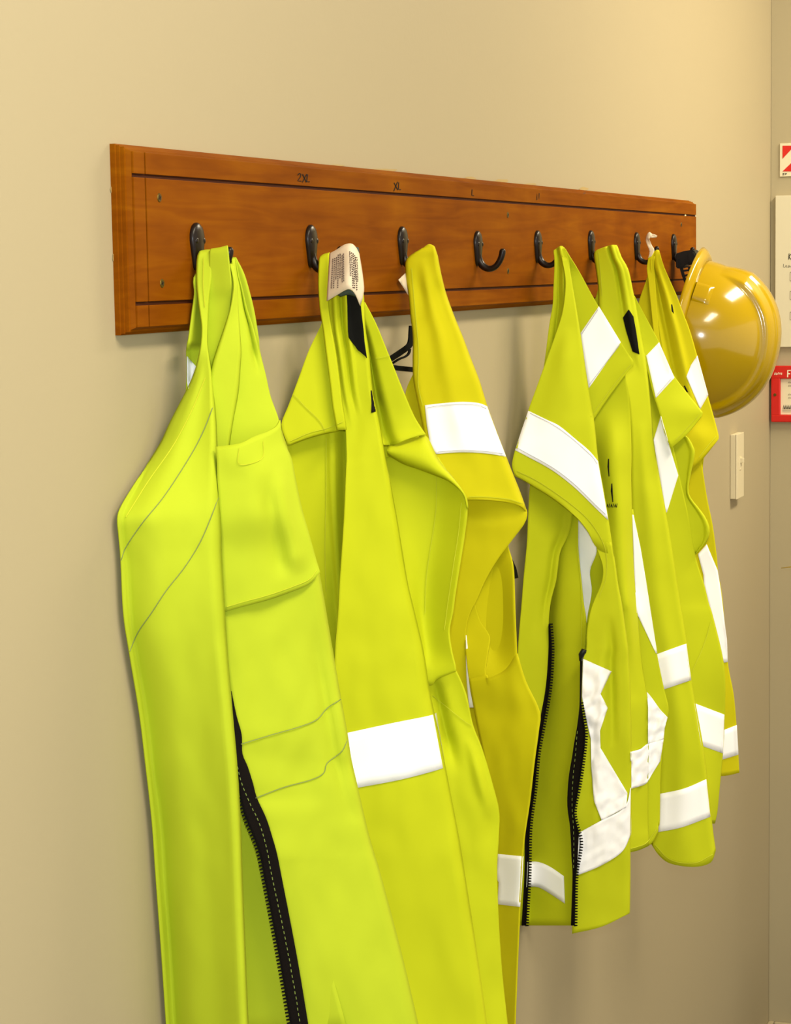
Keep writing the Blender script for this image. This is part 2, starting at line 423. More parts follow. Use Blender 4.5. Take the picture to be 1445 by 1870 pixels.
# ------------------------------------------------------------------ hooks
HY = [441, 441, 441, 446.7, 444, 442, 444, 446]
HPX = [357, 566, 733, 870.8, 980.5, 1078, 1161.5, 1229]
HX = [at_d(x, y, BOARD_T).x for x, y in zip(HPX, HY)]
print('HX', HX)
WHERE = ['holding the nearest lime vest', 'holding the lime vest with a care label', 'holding the yellow vest in the middle of the board',
         'left empty, under the letter L', 'holding the vest with a white diamond and two black zips', 'holding the lime vest with a black collar patch',
         'holding the far yellow vest with a white ribbon tag', 'carrying the hard hat at the end of the board']
def hook(i):
    p = at_d(HPX[i], HY[i], BOARD_T); x0, z0 = p.x, p.z
    root = empty('coat_hook', (x0, -BOARD_T, z0)); tag(root, 'dark bronze coat hook ' + WHERE[i], 'hook', 'coat hooks on the board')
    bm = bmesh.new(); n = 20; rings = []
    def plate_half(z): # half width of the plate by height
        t = (z + 25) / 41
        return 0.0115 * math.sqrt(max(0.0, 1 - ((z - 2) / 14.2) ** 2)) if z > 2 else 0.0045 + 0.0070 * max(0, (z + 25) / 27) ** 0.8
    for k, sc in enumerate((1.0, 1.0, 0.9, 0.62, 0.0)):
        dep = (0.0, 0.0025, 0.0040, 0.0052, 0.0056)[k]
        ring = []
        for a in range(24):
            z = -4.5 + 20.6 * math.sin(2 * math.pi * a / 24)
            w = plate_half(z) * (1 if math.cos(2 * math.pi * a / 24) >= 0 else -1) * min(1, abs(math.cos(2 * math.pi * a / 24)) * 3)
            ring.append(bm.verts.new((x0 + w * max(sc, 0.02), -BOARD_T - dep, z0 + (z * max(sc, 0.02) - (0 if sc else 0)) / 1000)))
        rings.append(ring)
    for a, b in zip(rings, rings[1:]):
        for k in range(24): bm.faces.new((a[k], a[(k + 1) % 24], b[(k + 1) % 24], b[k]))
    bm.faces.new(rings[-1])
    obj('back_plate', bm, 'bronze', root, True)
    path = [(1.5, -8), (2.6, -16), (5.5, -23), (11, -27.5), (17, -28.5), (23, -26), (28, -20), (31, -13), (32, -7.5), (32, -5.2)]
    rad = [3.2, 4.0, 4.3, 4.0, 3.7, 3.6, 3.6, 3.7, 3.6, 1.8]
    P = spline([(d, z, r) for (d, z), r in zip(path, rad)], 28)
    bm = bmesh.new(); tube(bm, [(x0, -BOARD_T - d / 1000, z0 + z / 1000) for d, z, r in P], [r / 1000 for d, z, r in P], 12)
    obj('curved_arm', bm, 'bronze', root, True)
    for sx in (-0.006, 0.0072):
        bm = bmesh.new(); bmesh.ops.create_uvsphere(bm, u_segments=12, v_segments=8, radius=0.0030,
            matrix=Matrix.Translation((x0 + sx, -BOARD_T - 0.0042, z0 + 0.0005)) @ Matrix.Diagonal((1, 0.55, 1, 1)))
        obj('screw_head', bm, 'bronze', root, True)
for i in range(8): hook(i)

# ------------------------------------------------------------------ vest on the first hook
v = Vest('safety_vest', HX[0], 'lime', 'nearest lime vest, at the left end, with a chest pocket and half hidden black zip', 'safety vest')
v.sheet('back_panel', [(470, 405, 8, 431, 10), (500, 358, 6, 446, 12), (537, 355.6, 6, 457, 14), (571, 351, 6, 465, 16), (620, 344.5, 6, 473, 18), (637, 341, 8, 474, 20),
    (680, 342, 8, 484, 22), (720, 340, 10, 493, 22), (766, 338, 12, 508, 22), (850, 330, 15, 526, 25), (1045, 300, 20, 572, 35), (1300, 300, 25, 605, 40),
    (1600, 310, 25, 672, 45), (1900, 320, 25, 735, 50)], amp=1.5)
v.sheet('shoulder_panel', [(472, 423, 2, 431, 6), (506, 426, 0, 437, 5), (523, 428, -2, 442, 4), (565, 429, -4, 452, 4), (592, 431, -6, 461, 4), (627, 433, -8, 470, 4),
    (645, 433, -10, 474, 6), (680, 431, -12, 484, 6), (728, 426, -16, 495, 4), (766, 420, -20, 509, 2), (816, 410, -25, 517, 0), (880, 405, -25, 530, 4),
    (1000, 402, -25, 553, 5)], amp=2, waves=[(0.75, 0.12, 5, 0, 0.5)])
v.sheet('shoulder_strap', [(482, 420, -4, 425, -2), (516, 427, -8, 432.4, -4), (544, 425, -12, 433.5, -6), (572, 419, -16, 435, -8), (603, 409, -20, 437.5, -12), (641, 396, -26, 440, -16),
    (668, 388, -30, 438.5, -18), (716, 380, -34, 434.5, -22), (777, 380, -38, 424, -28), (816, 380, -40, 418, -32), (860, 385, -40, 412, -35)], amp=1, roll=(4, 8))
v.sheet('neck_panel', [[(386, 466, 14), (401, 462, 14), (416, 460, 14)], [(386, 457, -2), (401, 454, -2), (416, 450, -2)], [(384, 459, -8), (401, 457, -8), (416.5, 454, -8)], (488, 383, -9, 420, -8), (523, 380, -9, 423.5, -7),
    (551, 376, -8, 421.5, -4), (585, 374, -10, 416, -8), (613, 374, -14, 412, -12), (641, 374, -18, 405, -16), (680, 378, -24, 396, -22)], amp=1.2)
v.sheet('front_panel', [[(366, 468, 10), (380, 464, 10), (391, 464, 10)], [(366, 459, 0), (378, 457, 1), (390.5, 457, 2)], (463, 363, -8, 391, -4), (475, 360, -10, 390, -6), (509, 359, -14, 387, -10), (544, 362, -18, 382, -14), (578, 367, -22, 379.5, -18),
    (599, 369.5, -26, 378.4, -22), (627, 368, -30, 378, -26), (654, 363, -32, 382, -30), (680, 356, -34, 386, -34), (710, 343, -38, 389, -40), (770, 312, -50, 394, -52),
    (814, 291, -62, 396, -60), (884, 246, -95, 399.5, -72), (926, 221, -120, 401, -78), (948, 215, -128, 402, -80), (975, 217, -126, 403, -82), (1021, 221, -122, 404, -84),
    (1120, 226, -116, 410, -88), (1194, 237, -106, 415, -90), (1303, 255, -88, 424, -92), (1393, 266, -78, 432, -94), (1500, 278, -68, 438.5, -94), (1600, 285, -62, 442, -94),
    (1750, 296, -55, 448, -94), (1900, 306, -50, 454, -94)], nu=30, amp=2.5, roll=(4, 12), waves=[(0.30, 0.25, -9, 0.25, 1)])
v.sheet('front_panel', [[(400, 822, -55), (440, 816, -48), (490, 797, -20), (510, 776, -2)], (838, 400, -55, 470, -40, 530, 0), (877, 405, -55, 538, 0), (929, 405, -58, 549, 0), (978, 408, -60, 563, 2), (1045, 408, -62, 582, 4),
    (1148, 412, -64, 600, 8), (1206, 414, -64, 610, 8), (1258, 421, -64, 619, 8), (1307, 430, -64, 628, 8), (1341, 439, -63, 634, 9), (1376, 440, -62, 639, 10), (1397, 449, -60, 643, 12), (1431, 459.5, -58, 651, 12), (1457, 466, -56, 657, 13),
    (1483, 480, -54, 663, 14), (1525, 494, -50, 673, 14), (1563, 504.5, -48, 684, 16), (1599, 511, -46, 695, 18), (1750, 540, -40, 735, 22), (1900, 565, -35, 770, 26)], nu=30, amp=3.5,
    roll=(0, 8), waves=[(0.86, 0.07, 6, 0.3, 0.75)])
v.sheet('lining', [(1245, 414, -45, 480, -20), (1600, 430, -45, 560, -20), (1900, 440, -45, 640, -20)], amp=1.5)
pk = v.sheet('chest_pocket', [[(394, 816, -62), (437, 810, -54), (462, 798, -40), (486, 789, -26), (504, 779, -14), (511, 767, -8)], [(396, 840, -64), (440, 836, -56), (480, 824, -34), (517, 804, -8)],
    [(397, 875, -66), (470, 865, -46), (532, 838, -6)], [(399, 905, -67), (470, 898, -48), (540, 878, -6)], [(401, 950, -68), (480, 945, -48), (551, 929, -5)], [(404, 1000, -66), (480, 1000, -42), (565, 978, -4)],
    [(407, 1060, -67), (490, 1048, -39), (576, 1018, -2)], [(410, 1117, -67), (444, 1107, -56), (492, 1094, -39), (535, 1079, -22), (565, 1066, -10), (584.5, 1045, -3)]],
    nu=26, amp=2, waves=[(0.80, 0.10, -6, 0.2, 0.9), (0.62, 0.09, 4, 0.3, 0.9)])
zp = v.sheet('zip', [(1262, 418, -68, 423, -67), (1307, 424, -70, 432, -68), (1341, 428, -72, 441, -68), (1376, 431, -74, 442, -68), (1400, 434, -74, 452, -67), (1431, 437, -74, 462, -66), (1457, 439, -74, 469, -64),
    (1494, 449, -72, 486, -60), (1528, 463, -68, 497, -57), (1556, 473, -64, 505, -54), (1599, 482, -60, 514, -52), (1750, 510, -54, 543, -46), (1900, 535, -50, 568, -42)], 'zip', nu=8, amp=0.5)
v.teeth([(439, 1457, -76), (449, 1494, -74), (463, 1528, -70), (473, 1556, -66), (482, 1599, -62), (510, 1750, -56), (535, 1900, -52)], 1, parent=zp)
v.line('zip_stitching', [(431, 1385), (440, 1425), (455, 1463), (474, 1505), (487, 1550), (497, 1600), (528, 1750), (552, 1890)], 'zip_thread', 1.0, 2.2, parent=zp, dash=True)
v.lay('reflective_tape', [[(341.6, 650.7), (358, 669)], [(342, 690), (350, 692)], [(343, 709), (345, 710)]], 'tape', 6, 4)
v.line('stitching', [(390, 740), (370.5, 789), (346, 835), (300.5, 905), (261, 953.6), (230, 999), (221, 1024)], 'grey_thread')
v.line('stitching', [(399, 908), (383, 950.6), (364, 993), (337, 1036), (303.5, 1078.5), (276, 1120), (252, 1154.6), (237, 1189)], 'grey_thread')
v.line('stitching', [(375, 690), (350, 750), (316, 814), (270, 880), (230, 944)], 'lime_thread')
v.line('stitching', [(372, 470), (371, 520), (374, 560)], 'lime_thread', 0.9)
v.line('stitching', [(440, 1359), (497.6, 1341.5), (546, 1327.6), (579, 1314), (598, 1293), (623, 1277)], 'grey_thread')
v.line('stitching', [(468, 1457), (518, 1438), (567, 1424.5), (591, 1412), (598, 1393), (624, 1372.6), (634, 1352)], 'grey_thread')
v.line('pocket_stitching', [(437, 818), (437, 848), (478, 838), (481, 806)], 'lime_thread', 0.9, parent=pk)
v.line('pocket_stitching', [(414, 1108), (444, 1099), (492, 1086), (535, 1071), (565, 1058), (579, 1040)], 'lime_thread', 0.9, parent=pk)

# ------------------------------------------------------------------ vest on the second hook
v = Vest('safety_vest', HX[1], 'lime2', 'lime vest with a beige printed care label at the collar, second from the left', 'safety vest')
v.sheet('back_panel', [(560, 600, 20, 662, 25), (640, 604, 40, 700, 40), (760, 606, 45, 748, 45), (850, 625, 50, 790, 50), (900, 630, 50, 825, 50), (1050, 640, 50, 830, 50), (1200, 640, 50, 812, 50), (1500, 660, 50, 890, 50), (1900, 700, 50, 915, 50)], amp=1)
v.sheet('shoulder_flap', [(560, 590, 0, 604, 0), (589, 588, -4, 612, 0), (640, 564, -20, 615, -5), (692, 545, -32, 619, -10), (740, 527, -42, 623, -14), (775, 514, -50, 629, -16),
    [(522, 803, -52), (566, 794, -36), (597, 786, -26), (614, 783, -20), (632, 772, -16)], [(526, 814, -50), (566, 798, -34), (597, 790, -24), (614, 787, -18), (631, 777, -14)]], amp=2)
v.sheet('lining', [(765, 520, -38, 610, 4, 640, 10), (900, 530, -30, 610, -2, 640, 15), (1050, 560, -20, 606, -6, 640, 15), (1200, 585, -10, 606, -6, 645, 15), (1350, 600, 0, 650, 15), (1600, 640, 0, 700, 15)], amp=1.5,
    waves=[(0.72, 0.07, -8, 0, 0.7), (0.93, 0.06, 10, 0, 1)])
v.sheet('shoulder_strap', [[(588, 474, 10), (602, 468, 10)], [(586, 469, 0), (592, 465, 0), (603, 462, 0)], [(584, 472, -8), (592, 468, -8), (602, 465, -8)], (480, 583, -9, 601, -8), (518, 582, -12, 600, -10), (562, 585, -16, 600, -14), (598, 590.6, -20, 605, -18), (642, 596, -24, 613, -20), (695, 603, -28, 620, -24),
    (739, 608, -30, 625, -26), (762, 612, -31, 629, -27), (785, 616, -30, 632, -26)], amp=0.8, roll=(3, 5))
v.sheet('front_panel', [(472, 606, -6, 646, -6), (500, 603, -8, 658, -6), (545, 600, -2, 664, 0), (600, 604, -4, 667, -2), (640, 610, -6, 673, -2), (713, 620, -8, 680, -2), (771, 630, -12, 692, -2), (834, 633, -20, 703, -4), (858, 632, -24, 707.6, -4), (951, 628, -34, 725, -4), (1055, 621, -44, 742, -4),
    (1120, 617.5, -48, 757, -4), (1190, 612, -52, 773, -4), (1266, 612, -54, 785, -4), (1339, 620, -56, 801, -4), (1398, 625, -56, 812.6, -4), (1453, 630, -56, 823, -4), (1526, 640, -56, 837, -4),
    (1600, 650, -56, 849, -4), (1750, 680, -54, 872, -2), (1900, 710, -52, 893, 0)], nu=36, amp=4, roll=(0, 6),
    waves=[(0.18, 0.06, -5, 0, 0.30), (0.36, 0.05, 6, 0, 0.28), (0.50, 0.05, -4, 0, 0.28)])
v.sheet('shoulder_flap', [(552, 650, 6, 667, 8), (589, 658, 8, 686, 10), (620, 665, 10, 699, 12), (652, 670, 10, 712, 14), (719, 678, 10, 739, 18), (760, 685, 10, 757, 22), [(690, 790, 8), (725, 790, 14), (771, 783, 22)],
    [(700, 812, 2), (709, 813, 2), (721, 812, 5), (739, 804, 10), (763, 796, 16), (778, 794, 22)]], amp=2, waves=[(0.15, 0.14, 16, 0.1, 1)])
v.sheet('armhole_facing', [[(709, 814, 20), (763, 800, 22), (779, 797, 24), (801, 841, 28), (829, 875, 30), (850, 906, 28), (855, 928, 24)],
    [(707, 822, 2), (742, 826, 4), (775, 836, 8), (800, 856, 12), (826, 877, 16), (848, 903, 18), (854, 928, 20)],
    [(709, 829, 8), (735, 845, 10), (763, 855, 12), (798, 868, 16), (822, 879, 18), (846, 901, 20), (853.5, 928, 22)]], amp=0.5, nu=30)
v.sheet('side_panel', [(835, 700, 24, 780, 30, 800, 30), (868, 704, 24, 797, 34, 822, 30), (900, 710, 20, 797, 34, 846, 24), (930, 716, 18, 796, 34, 853.5, 22), (972, 724, 16, 792, 34, 849.5, 22), (1027, 736, 14, 784, 32, 841, 20), (1083, 746, 12, 778, 30, 832, 18),
    (1120, 753, 10, 776, 28, 827, 16), (1152, 760, 8, 778, 24, 821, 14), (1187, 766, 6, 784, 18, 825, 10), [(772, 1225, 6), (795, 1224, 8), (832, 1215, 8)], [(780, 1252, 6), (790, 1250, 8), (799, 1240, 8), (820, 1231, 8), (833, 1226, 8)]], nu=26, amp=1.5)
v.sheet('side_panel', [(1200, 762, 16, 818, 24), (1226, 770, 16, 834, 24), (1266, 780, 14, 851, 26), (1325, 794, 14, 864.5, 28), (1370, 804, 14, 882, 30), (1436, 816, 14, 901, 32), (1484, 825, 14, 912, 34), (1533, 836, 14, 911, 34),
    (1598, 846, 14, 908, 34), (1750, 866, 14, 915, 36), (1900, 886, 14, 930, 38)], nu=24, amp=6, waves=[(0.25, 0.16, 14, 0.05, 0.42), (0.75, 0.12, -6, 0.3, 0.6)])
v.lay('collar_patch', [[(634, 536), (648, 536)], [(635, 560), (659, 558)], [(636, 605), (664, 602)], [(637, 616), (666, 624)], [(654, 640), (669, 646)], [(663, 646), (670, 654)]], 'black', 10, 5, off=2.2)
cl = v.sheet('care_label', [[(602, 463, -16), (615, 456, -20), (629, 447, -22), (642, 445, -22), (650, 452, -18), (656, 463, -12)], [(600, 500, -22), (630, 482, -30), (641, 478, -31), (652, 487, -26), (662, 500, -16)],
    [(598, 530, -24), (626, 512, -32), (637, 508, -33), (650, 520, -27), (664.7, 532, -17)], [(597, 550, -24), (617, 538, -30), (636.5, 528, -34), (648, 536, -28), (658, 559, -18)]], 'label', nu=20, amp=0.5, target=True, thick=0.0006)
v.sheet('label_backing', [[(617, 538, -14), (636, 529, -18), (648, 537, -14)], [(622, 541, -12), (636, 538, -14), (650, 541, -10)]], 'label_back', nu=10, amp=0.2, target=False)
v.sheet('label_backing', [[(643, 449, -2), (655, 452, 0)], [(645, 457, -2), (657, 462, 0)]], 'label_back', nu=6, amp=0.2, target=False)
def label_print():
    rnd = random.Random(3)
    for k in range(15):
        u = 0.10 + k * 0.058
        if 0.50 < u < 0.58: continue
        t0 = 0.10 + rnd.random() * 0.06; t1 = min(0.93, t0 + 0.50 + rnd.random() * 0.35)
        pts = []
        top = spline([(604, 464), (629, 449), (642, 447), (655, 463)], 50)[int(u * 49)]
        bot = spline([(599, 548), (636, 528), (660, 556)], 50)[int(u * 49)]
        for q in range(9):
            t = t0 + (t1 - t0) * q / 8; pts.append((top[0] + (bot[0] - top[0]) * t, top[1] + (bot[1] - top[1]) * t))
        v.line('label_text', pts, 'ink_brown', 2.0, 1.0, parent=cl, n=34, dash=True)
label_print()
v.lay('reflective_tape', [[(627, 1340), (712, 1321.5), (781.5, 1307.6), (797, 1302)], [(645, 1440), (733, 1423.5), (804, 1404.5), (813, 1398)]], 'tape', 24, 6)
v.lay('printed_mark', [[(677, 713), (681, 713)], [(679, 735), (685, 735)], [(678, 754), (686, 752)]], 'ink', 4, 3, off=1.2)
v.line('stitching', [(536, 720), (560, 745), (585, 770), (594, 788)], 'lime_thread', 0.9)
v.line('stitching', [(797, 870), (796, 938), (780, 1048), (777, 1120)], 'lime_thread', 0.9)
v.line('stitching', [(843, 918), (838, 972), (829, 1030), (820, 1090), (812, 1150)], 'lime_thread', 0.9)
v.line('stitching', [(596, 800), (596, 900), (594, 1000), (596, 1080)], 'lime_thread', 0.9)
v.line('stitching', [(790, 1270), (815, 1290), (850, 1318), (862, 1325)], 'lime_thread', 0.9)
v.line('stitching', [(680, 656), (700, 652), (712, 650)], 'lime_thread', 0.9)
v.line('stitching', [(531, 805), (566, 790), (597, 782), (626, 770)], 'lime_thread', 0.9)

# ------------------------------------------------------------------ yellow vest on the third hook
v = Vest('safety_vest', HX[2], 'yellow', 'yellow vest with one broad white band across its shoulder flap, left of the empty hook', 'safety vest')
v.sheet('back_panel', [(470, 755, 8, 794, 8), (600, 760, 14, 833, 14), (740, 775, 20, 880, 20), (900, 805, 24, 930, 24), (1000, 815, 34, 920, 34), (1200, 820, 36, 938, 36), (1500, 860, 30, 950, 30), (1900, 880, 30, 935, 30)], amp=1)
v.sheet('shoulder_panel', [(685, 754, 0, 764, 0), (712, 742, -8, 768, 0), (760, 735, -12, 774, 0), (800, 730, -12, 780, 0)], amp=1)
v.sheet('side_panel', [(985, 900, 30, 928, 30), (1000, 890, 30, 929, 30), (1038, 880, 26, 905, 36, 938, 28), (1120, 860, 24, 905, 40, 941, 24), (1187, 855, 22, 905, 36, 944, 24), (1240, 860, 20, 946, 24), (1300, 870, 20, 950, 24)], amp=1.5)
v.sheet('armhole_facing', [[(820, 905, -10), (881, 909, -5), (932, 914, 6), (962, 931, 14)], [(822, 945, 0), (890, 945, 6), (963, 942, 13)], (958, 822, 0, 957, 12), (986, 822, 2, 936, 12), (1024, 820, 2, 908, 10), (1059, 818, 2, 887.5, 8), (1090, 815, 2, 874, 6),
    (1142, 812, 2, 853, 4), (1240, 812, 2, 852, 4), (1330, 820, 4, 864, 4)], nu=22, amp=2)
v.sheet('front_panel', [(1080, 846, 14, 862, 14), (1100, 847, 13, 867, 13), (1135, 848, 10, 878, 10), (1162, 849, 6, 895, 4), (1190, 851, 0, 892, -2), (1225, 855, -6, 887, -9), (1240, 857, -7, 890, -10), (1264, 860, -6, 896, -8)], amp=1)
v.sheet('front_panel', [[(857, 1240, -10), (888, 1232, -12), (892, 1238, -14), (923, 1223, -18), (941, 1197, -20), (945, 1193, -20)], [(860, 1262, -10), (893, 1262, -14), (925, 1256, -18), (961, 1245, -20)], (1299, 867, -10, 985.6, -22), (1335, 874, -10, 984, -24),
    (1394, 887, -10, 976, -26), (1463, 898, -8, 968, -26), (1532, 905, -8, 958, -26), (1600, 906, -8, 953, -26), (1750, 903, -8, 946, -26), (1900, 905, -8, 940, -26)], nu=24, amp=5)
v.sheet('shoulder_flap', [[(775, 462, 14), (785, 456, 14), (794, 460, 14)], [(772, 455, -3), (783, 447, -2), (793, 450, -2)], (456, 768, -9, 795, -9), (468, 749, -10, 799, -9), (480, 741, -11, 801, -9), (509, 743, -12, 807, -8), (539, 747, -15, 815, -2), (580, 751, -18, 830, -2), (615, 755, -22, 844.5, -2), (659, 754.5, -26, 861, -2),
    (695, 756, -28, 875, -2), (740, 765, -30, 889, 0), (792, 775, -32, 908, 2), (834, 780, -34, 924, 4), (865, 800, -34, 936, 6), (900, 815, -34, 950, 8),
    [(820, 914, -30), (855, 913, -22), (881, 913, -16), (908, 915, -8), (932, 918.5, 0), (953, 926, 6), (963, 937, 10)]], nu=30, amp=4, roll=(4, 8), waves=[(0.55, 0.15, -5, 0.1, 0.9)])
v.lay('reflective_tape', [[(776, 740), (811.4, 736), (846, 734), (873.7, 736), (889.5, 742)], [(780, 778), (847, 771), (902, 776)], [(786, 812), (847, 805), (916, 812)], [(797, 829), (846, 826), (891, 828.6), (924.5, 834)]], 'tape', 22, 5)
v.sheet('reflective_tape', [(1160, 851, 0.5, 852, 0.5), (1232, 852, 0.5, 860, 0.5), (1292, 857, 0.5, 870, 0.5)], 'tape', nu=5, amp=0, target=False, thick=0.0006)
v.lay('reflective_tape', [[(904, 1559), (956, 1564)], [(900, 1600), (954, 1605)], [(898, 1650), (950, 1656)]], 'tape', 10, 5)
v.sheet('size_tag', [[(741, 498, -6), (748, 512, -6)], [(734, 505, -8), (746, 526, -7)], [(728, 511, -8), (747, 541, -7)]], 'label', nu=6, amp=0.3, target=False, thick=0.0005)
v.line('stitching', [(781, 744), (811.4, 740), (846, 738), (873.7, 740), (888, 746)], 'tape_thread', 0.9, 2.8)
v.line('stitching', [(800, 825), (846, 822), (891, 824.6), (921, 829)], 'tape_thread', 0.9, 2.8)
v.line('stitching', [(752, 490), (758, 560), (765, 640), (764, 700), (772, 740)], 'lime_thread', 0.9)
v.line('stitching', [(857, 907), (881, 907), (908, 909), (932, 912), (955, 920)], 'lime_thread', 0.9)

# ------------------------------------------------------------------ vest on the fifth hook
v = Vest('safety_vest', HX[4], 'lime2', 'lime vest with a white diamond, two open black zips and a wide slanted white band', 'safety vest')
v.sheet('back_panel', [(480, 1017, 10, 1042, 12), (600, 1012, 20, 1090, 24), (760, 992, 25, 1105, 32), (1000, 985, 25, 1146, 34), (1300, 985, 30, 1150, 36), (1550, 985, 30, 1146, 36)], amp=1)
v.sheet('neck_panel', [[(1012, 466, 16), (1024, 459, 16), (1032, 463, 16)], [(1011.6, 458, -3), (1024, 450, -3), (1031, 453, -3)], (462, 1011.6, -9, 1034, -9), (480, 1013, -10, 1040, -9), (528, 1011, -10, 1042, -6), (557, 1009.5, -10, 1045, 0), (596, 1003, -14, 1045, -4), (666, 994, -24, 1045, -10), (720, 984, -36, 1050, -14), (800, 972, -50, 1060, -20), (885, 969, -54, 1070, -24)],
    amp=1, waves=[(0.3, 0.1, 5, 0, 0.6), (0.6, 0.1, -4, 0, 0.5)])
v.sheet('lining', [(875, 970, -54, 1040, -20), (900, 967, -54, 1048, -18), (960, 964, -54, 1043, -18), (986, 963, -54, 1034, -22), (1010, 961, -55, 1023, -26), (1060, 956, -58, 1016, -30), (1100, 953, -60, 1006, -34), (1147, 949, -62, 1002, -38), (1190, 946, -62, 1006, -40), (1255, 944, -62, 1002, -42), (1316, 940, -62, 991, -48),
    (1376, 935, -62, 980, -52), (1441, 930, -62, 974, -54), (1511, 925, -62, 966, -56), (1600, 920, -62, 962, -56), (1690, 918, -62, 958, -56)], nu=22, amp=3, waves=[(0.8, 0.1, 8, 0.05, 0.4)])
v.sheet('lining', [(925, 1040, -10, 1056, -14), (985, 1026, -8, 1036, -16, 1056, -16), (1010, 1016, -4, 1030, -16, 1057, -18), (1060, 1010, -2, 1026, -18, 1062, -22), (1100, 1006, -2, 1024, -20, 1066, -26), (1136, 1002, -2, 1022, -22, 1071, -30), (1186, 1002, -4, 1022, -24, 1068, -34), (1203, 1002, -6, 1020, -26, 1062, -36), (1280, 996, -10, 1018, -28, 1060, -40),
    (1363, 982, -14, 1015, -30, 1050, -42), (1420, 975, -16, 1012, -32, 1040, -44), (1505, 966, -20, 1010, -34, 1042, -44), (1600, 960, -24, 1005, -36, 1048, -44), (1690, 956, -24, 1005, -36, 1048, -44)], nu=26, amp=2.5)
v.sheet('armhole_facing', [(930, 1050, 10, 1092, 10), (1000, 1050, 10, 1104, 10), (1060, 1054, 10, 1106, 10), (1136, 1060, 5, 1100, 5), (1205, 1056, 0, 1100, 0)], amp=0.5)
v.sheet('side_panel', [(640, 1095, 22, 1138, 26), (690, 1088, 18, 1143, 26), (740, 1080, 12, 1150, 26), (817, 1085, 8, 1120, -4, 1153, 24), (875, 1095, 4, 1124, -8, 1152.5, 24), (933, 1102, 0, 1130, -10, 1154, 24), (990, 1106, -6, 1134, -12, 1155, 24), (1048, 1112, -10, 1138, -14, 1158, 24),
    (1100, 1122, -14, 1144, -16, 1162, 24), (1122, 1125, -15, 1147, -12, 1164, 24), (1209, 1133, -18, 1155, 0, 1172, 26), (1261, 1138, -20, 1180, 26), (1291, 1141, -20, 1185, 28), (1345, 1142, -20, 1184.5, 28), (1420, 1143, -20, 1183.5, 28), (1500, 1143, -20, 1183.5, 28),
    [(1143, 1540, -20), (1165, 1534, 4), (1184, 1524, 26)], [(1143, 1558, -20), (1165, 1553, 4), (1184, 1545, 26)]], nu=22, amp=2)
v.sheet('side_panel', [(930, 1150, 30, 1156, 34), (1000, 1152, 30, 1170, 36), (1048, 1154, 30, 1178, 38), (1100, 1156, 30, 1186, 40), (1193, 1163, 30, 1200, 42), (1258, 1168, 28, 1213, 44), (1291, 1172, 26, 1221, 44), (1310, 1175, 26, 1219.5, 44), (1326, 1176, 28, 1215.5, 44),
    (1384, 1176, 30, 1209, 44), (1430, 1176, 30, 1206, 44), (1500, 1176, 30, 1205, 44), [(1176, 1533, 30), (1190, 1526, 36), (1203, 1508, 42)], [(1176, 1549, 30), (1190, 1540, 36), (1202, 1520, 42)]], nu=18, amp=3)
v.sheet('shoulder_flap', [(454, 1022, -8, 1033, -8), (470, 1026, -8, 1042, -7), (499, 1032, 4, 1060, 10), (550, 1038, 4, 1088, 14), (600, 1045, 2, 1119, 16), (624, 1050, 0, 1133.5, 18), (648, 1055, -2, 1149, 20), [(1060, 690, -8), (1110, 684, 4), (1150, 660, 18), (1155.5, 657, 20)],
    [(1066, 740, -12), (1090, 730, -6), (1125, 695, 8), (1157, 664, 20)], [(1074, 782, -14), (1084, 767, -10), (1113, 724, 4), (1142, 685, 14), (1156, 669, 20)]], nu=26, amp=2)
v.sheet('front_panel', [(470, 1026, -14, 1037, -8), (515, 1033, -18, 1044, -10), (567, 1028, -26, 1053, -14), (610, 1015, -34, 1060, -18), (666, 995, -46, 1068, -22), (705, 981, -54, 1074, -26), (749, 965, -64, 1081.5, -30), (780, 956, -72, 1086, -34),
    [(941, 822, -86), (1010, 826, -60), (1092, 838, -38)], [(936, 843, -90), (1000, 866, -66), (1060, 895, -50), (1104, 905, -42)], [(936, 855, -90), (965, 878, -80), (1008, 902, -66), (1047, 931, -56), (1080, 950, -48), (1113, 960, -44)],
    [(940, 869, -88), (965, 882, -79), (1008, 908, -66), (1047, 939, -55), (1073, 969, -50), (1090, 1000, -46), (1121, 1015, -44)]], nu=30, amp=3, roll=(0, 5), waves=[(0.5, 0.3, -8, 0.3, 1)])
v.sheet('front_panel', [(990, 1086, -46, 1117, -42), (1034, 1101, -46, 1124, -42), (1064, 1099, -48, 1128, -42), (1095, 1086, -52, 1134, -42), (1120, 1077.6, -56, 1138, -42), (1155, 1072, -58, 1143, -42), (1186, 1071, -60, 1147, -42), (1203, 1063, -62, 1148, -42),
    (1255, 1061, -64, 1151, -42), (1335, 1064, -64, 1152.6, -42), (1377, 1062, -64, 1152.6, -42), (1441, 1054, -64, 1152.6, -42), (1485, 1046, -66, 1152.6, -42), (1536, 1052, -64, 1151, -42), (1599, 1048, -64, 1151, -40), (1660, 1046, -64, 1150, -40),
    [(1045, 1705, -64), (1100, 1692, -54), (1149, 1668, -40)]], nu=26, amp=4, roll=(0, 6), waves=[(0.62, 0.10, 9, 0.22, 0.55), (0.4, 0.12, -5, 0.3, 0.8)])
z1 = v.sheet('zip', [(1140, 1002, -42, 1005, -41), (1190, 1002, -44, 1008, -42), (1255, 997, -46, 1004, -44), (1316, 986, -52, 994, -50), (1376, 974, -56, 983, -53), (1441, 969, -58, 977, -55), (1511, 960, -60, 968, -57), (1599, 958, -60, 966, -57), (1690, 953, -60, 961, -57)], 'zip', nu=5, amp=0.2)
v.teeth([(1005, 1140, -46), (1008, 1190, -48), (1004, 1255, -50), (994, 1316, -55), (983, 1376, -58), (977, 1441, -60), (968, 1511, -62), (966, 1599, -62), (961, 1690, -62)], -1, size=5.0, step=5.0, parent=z1)
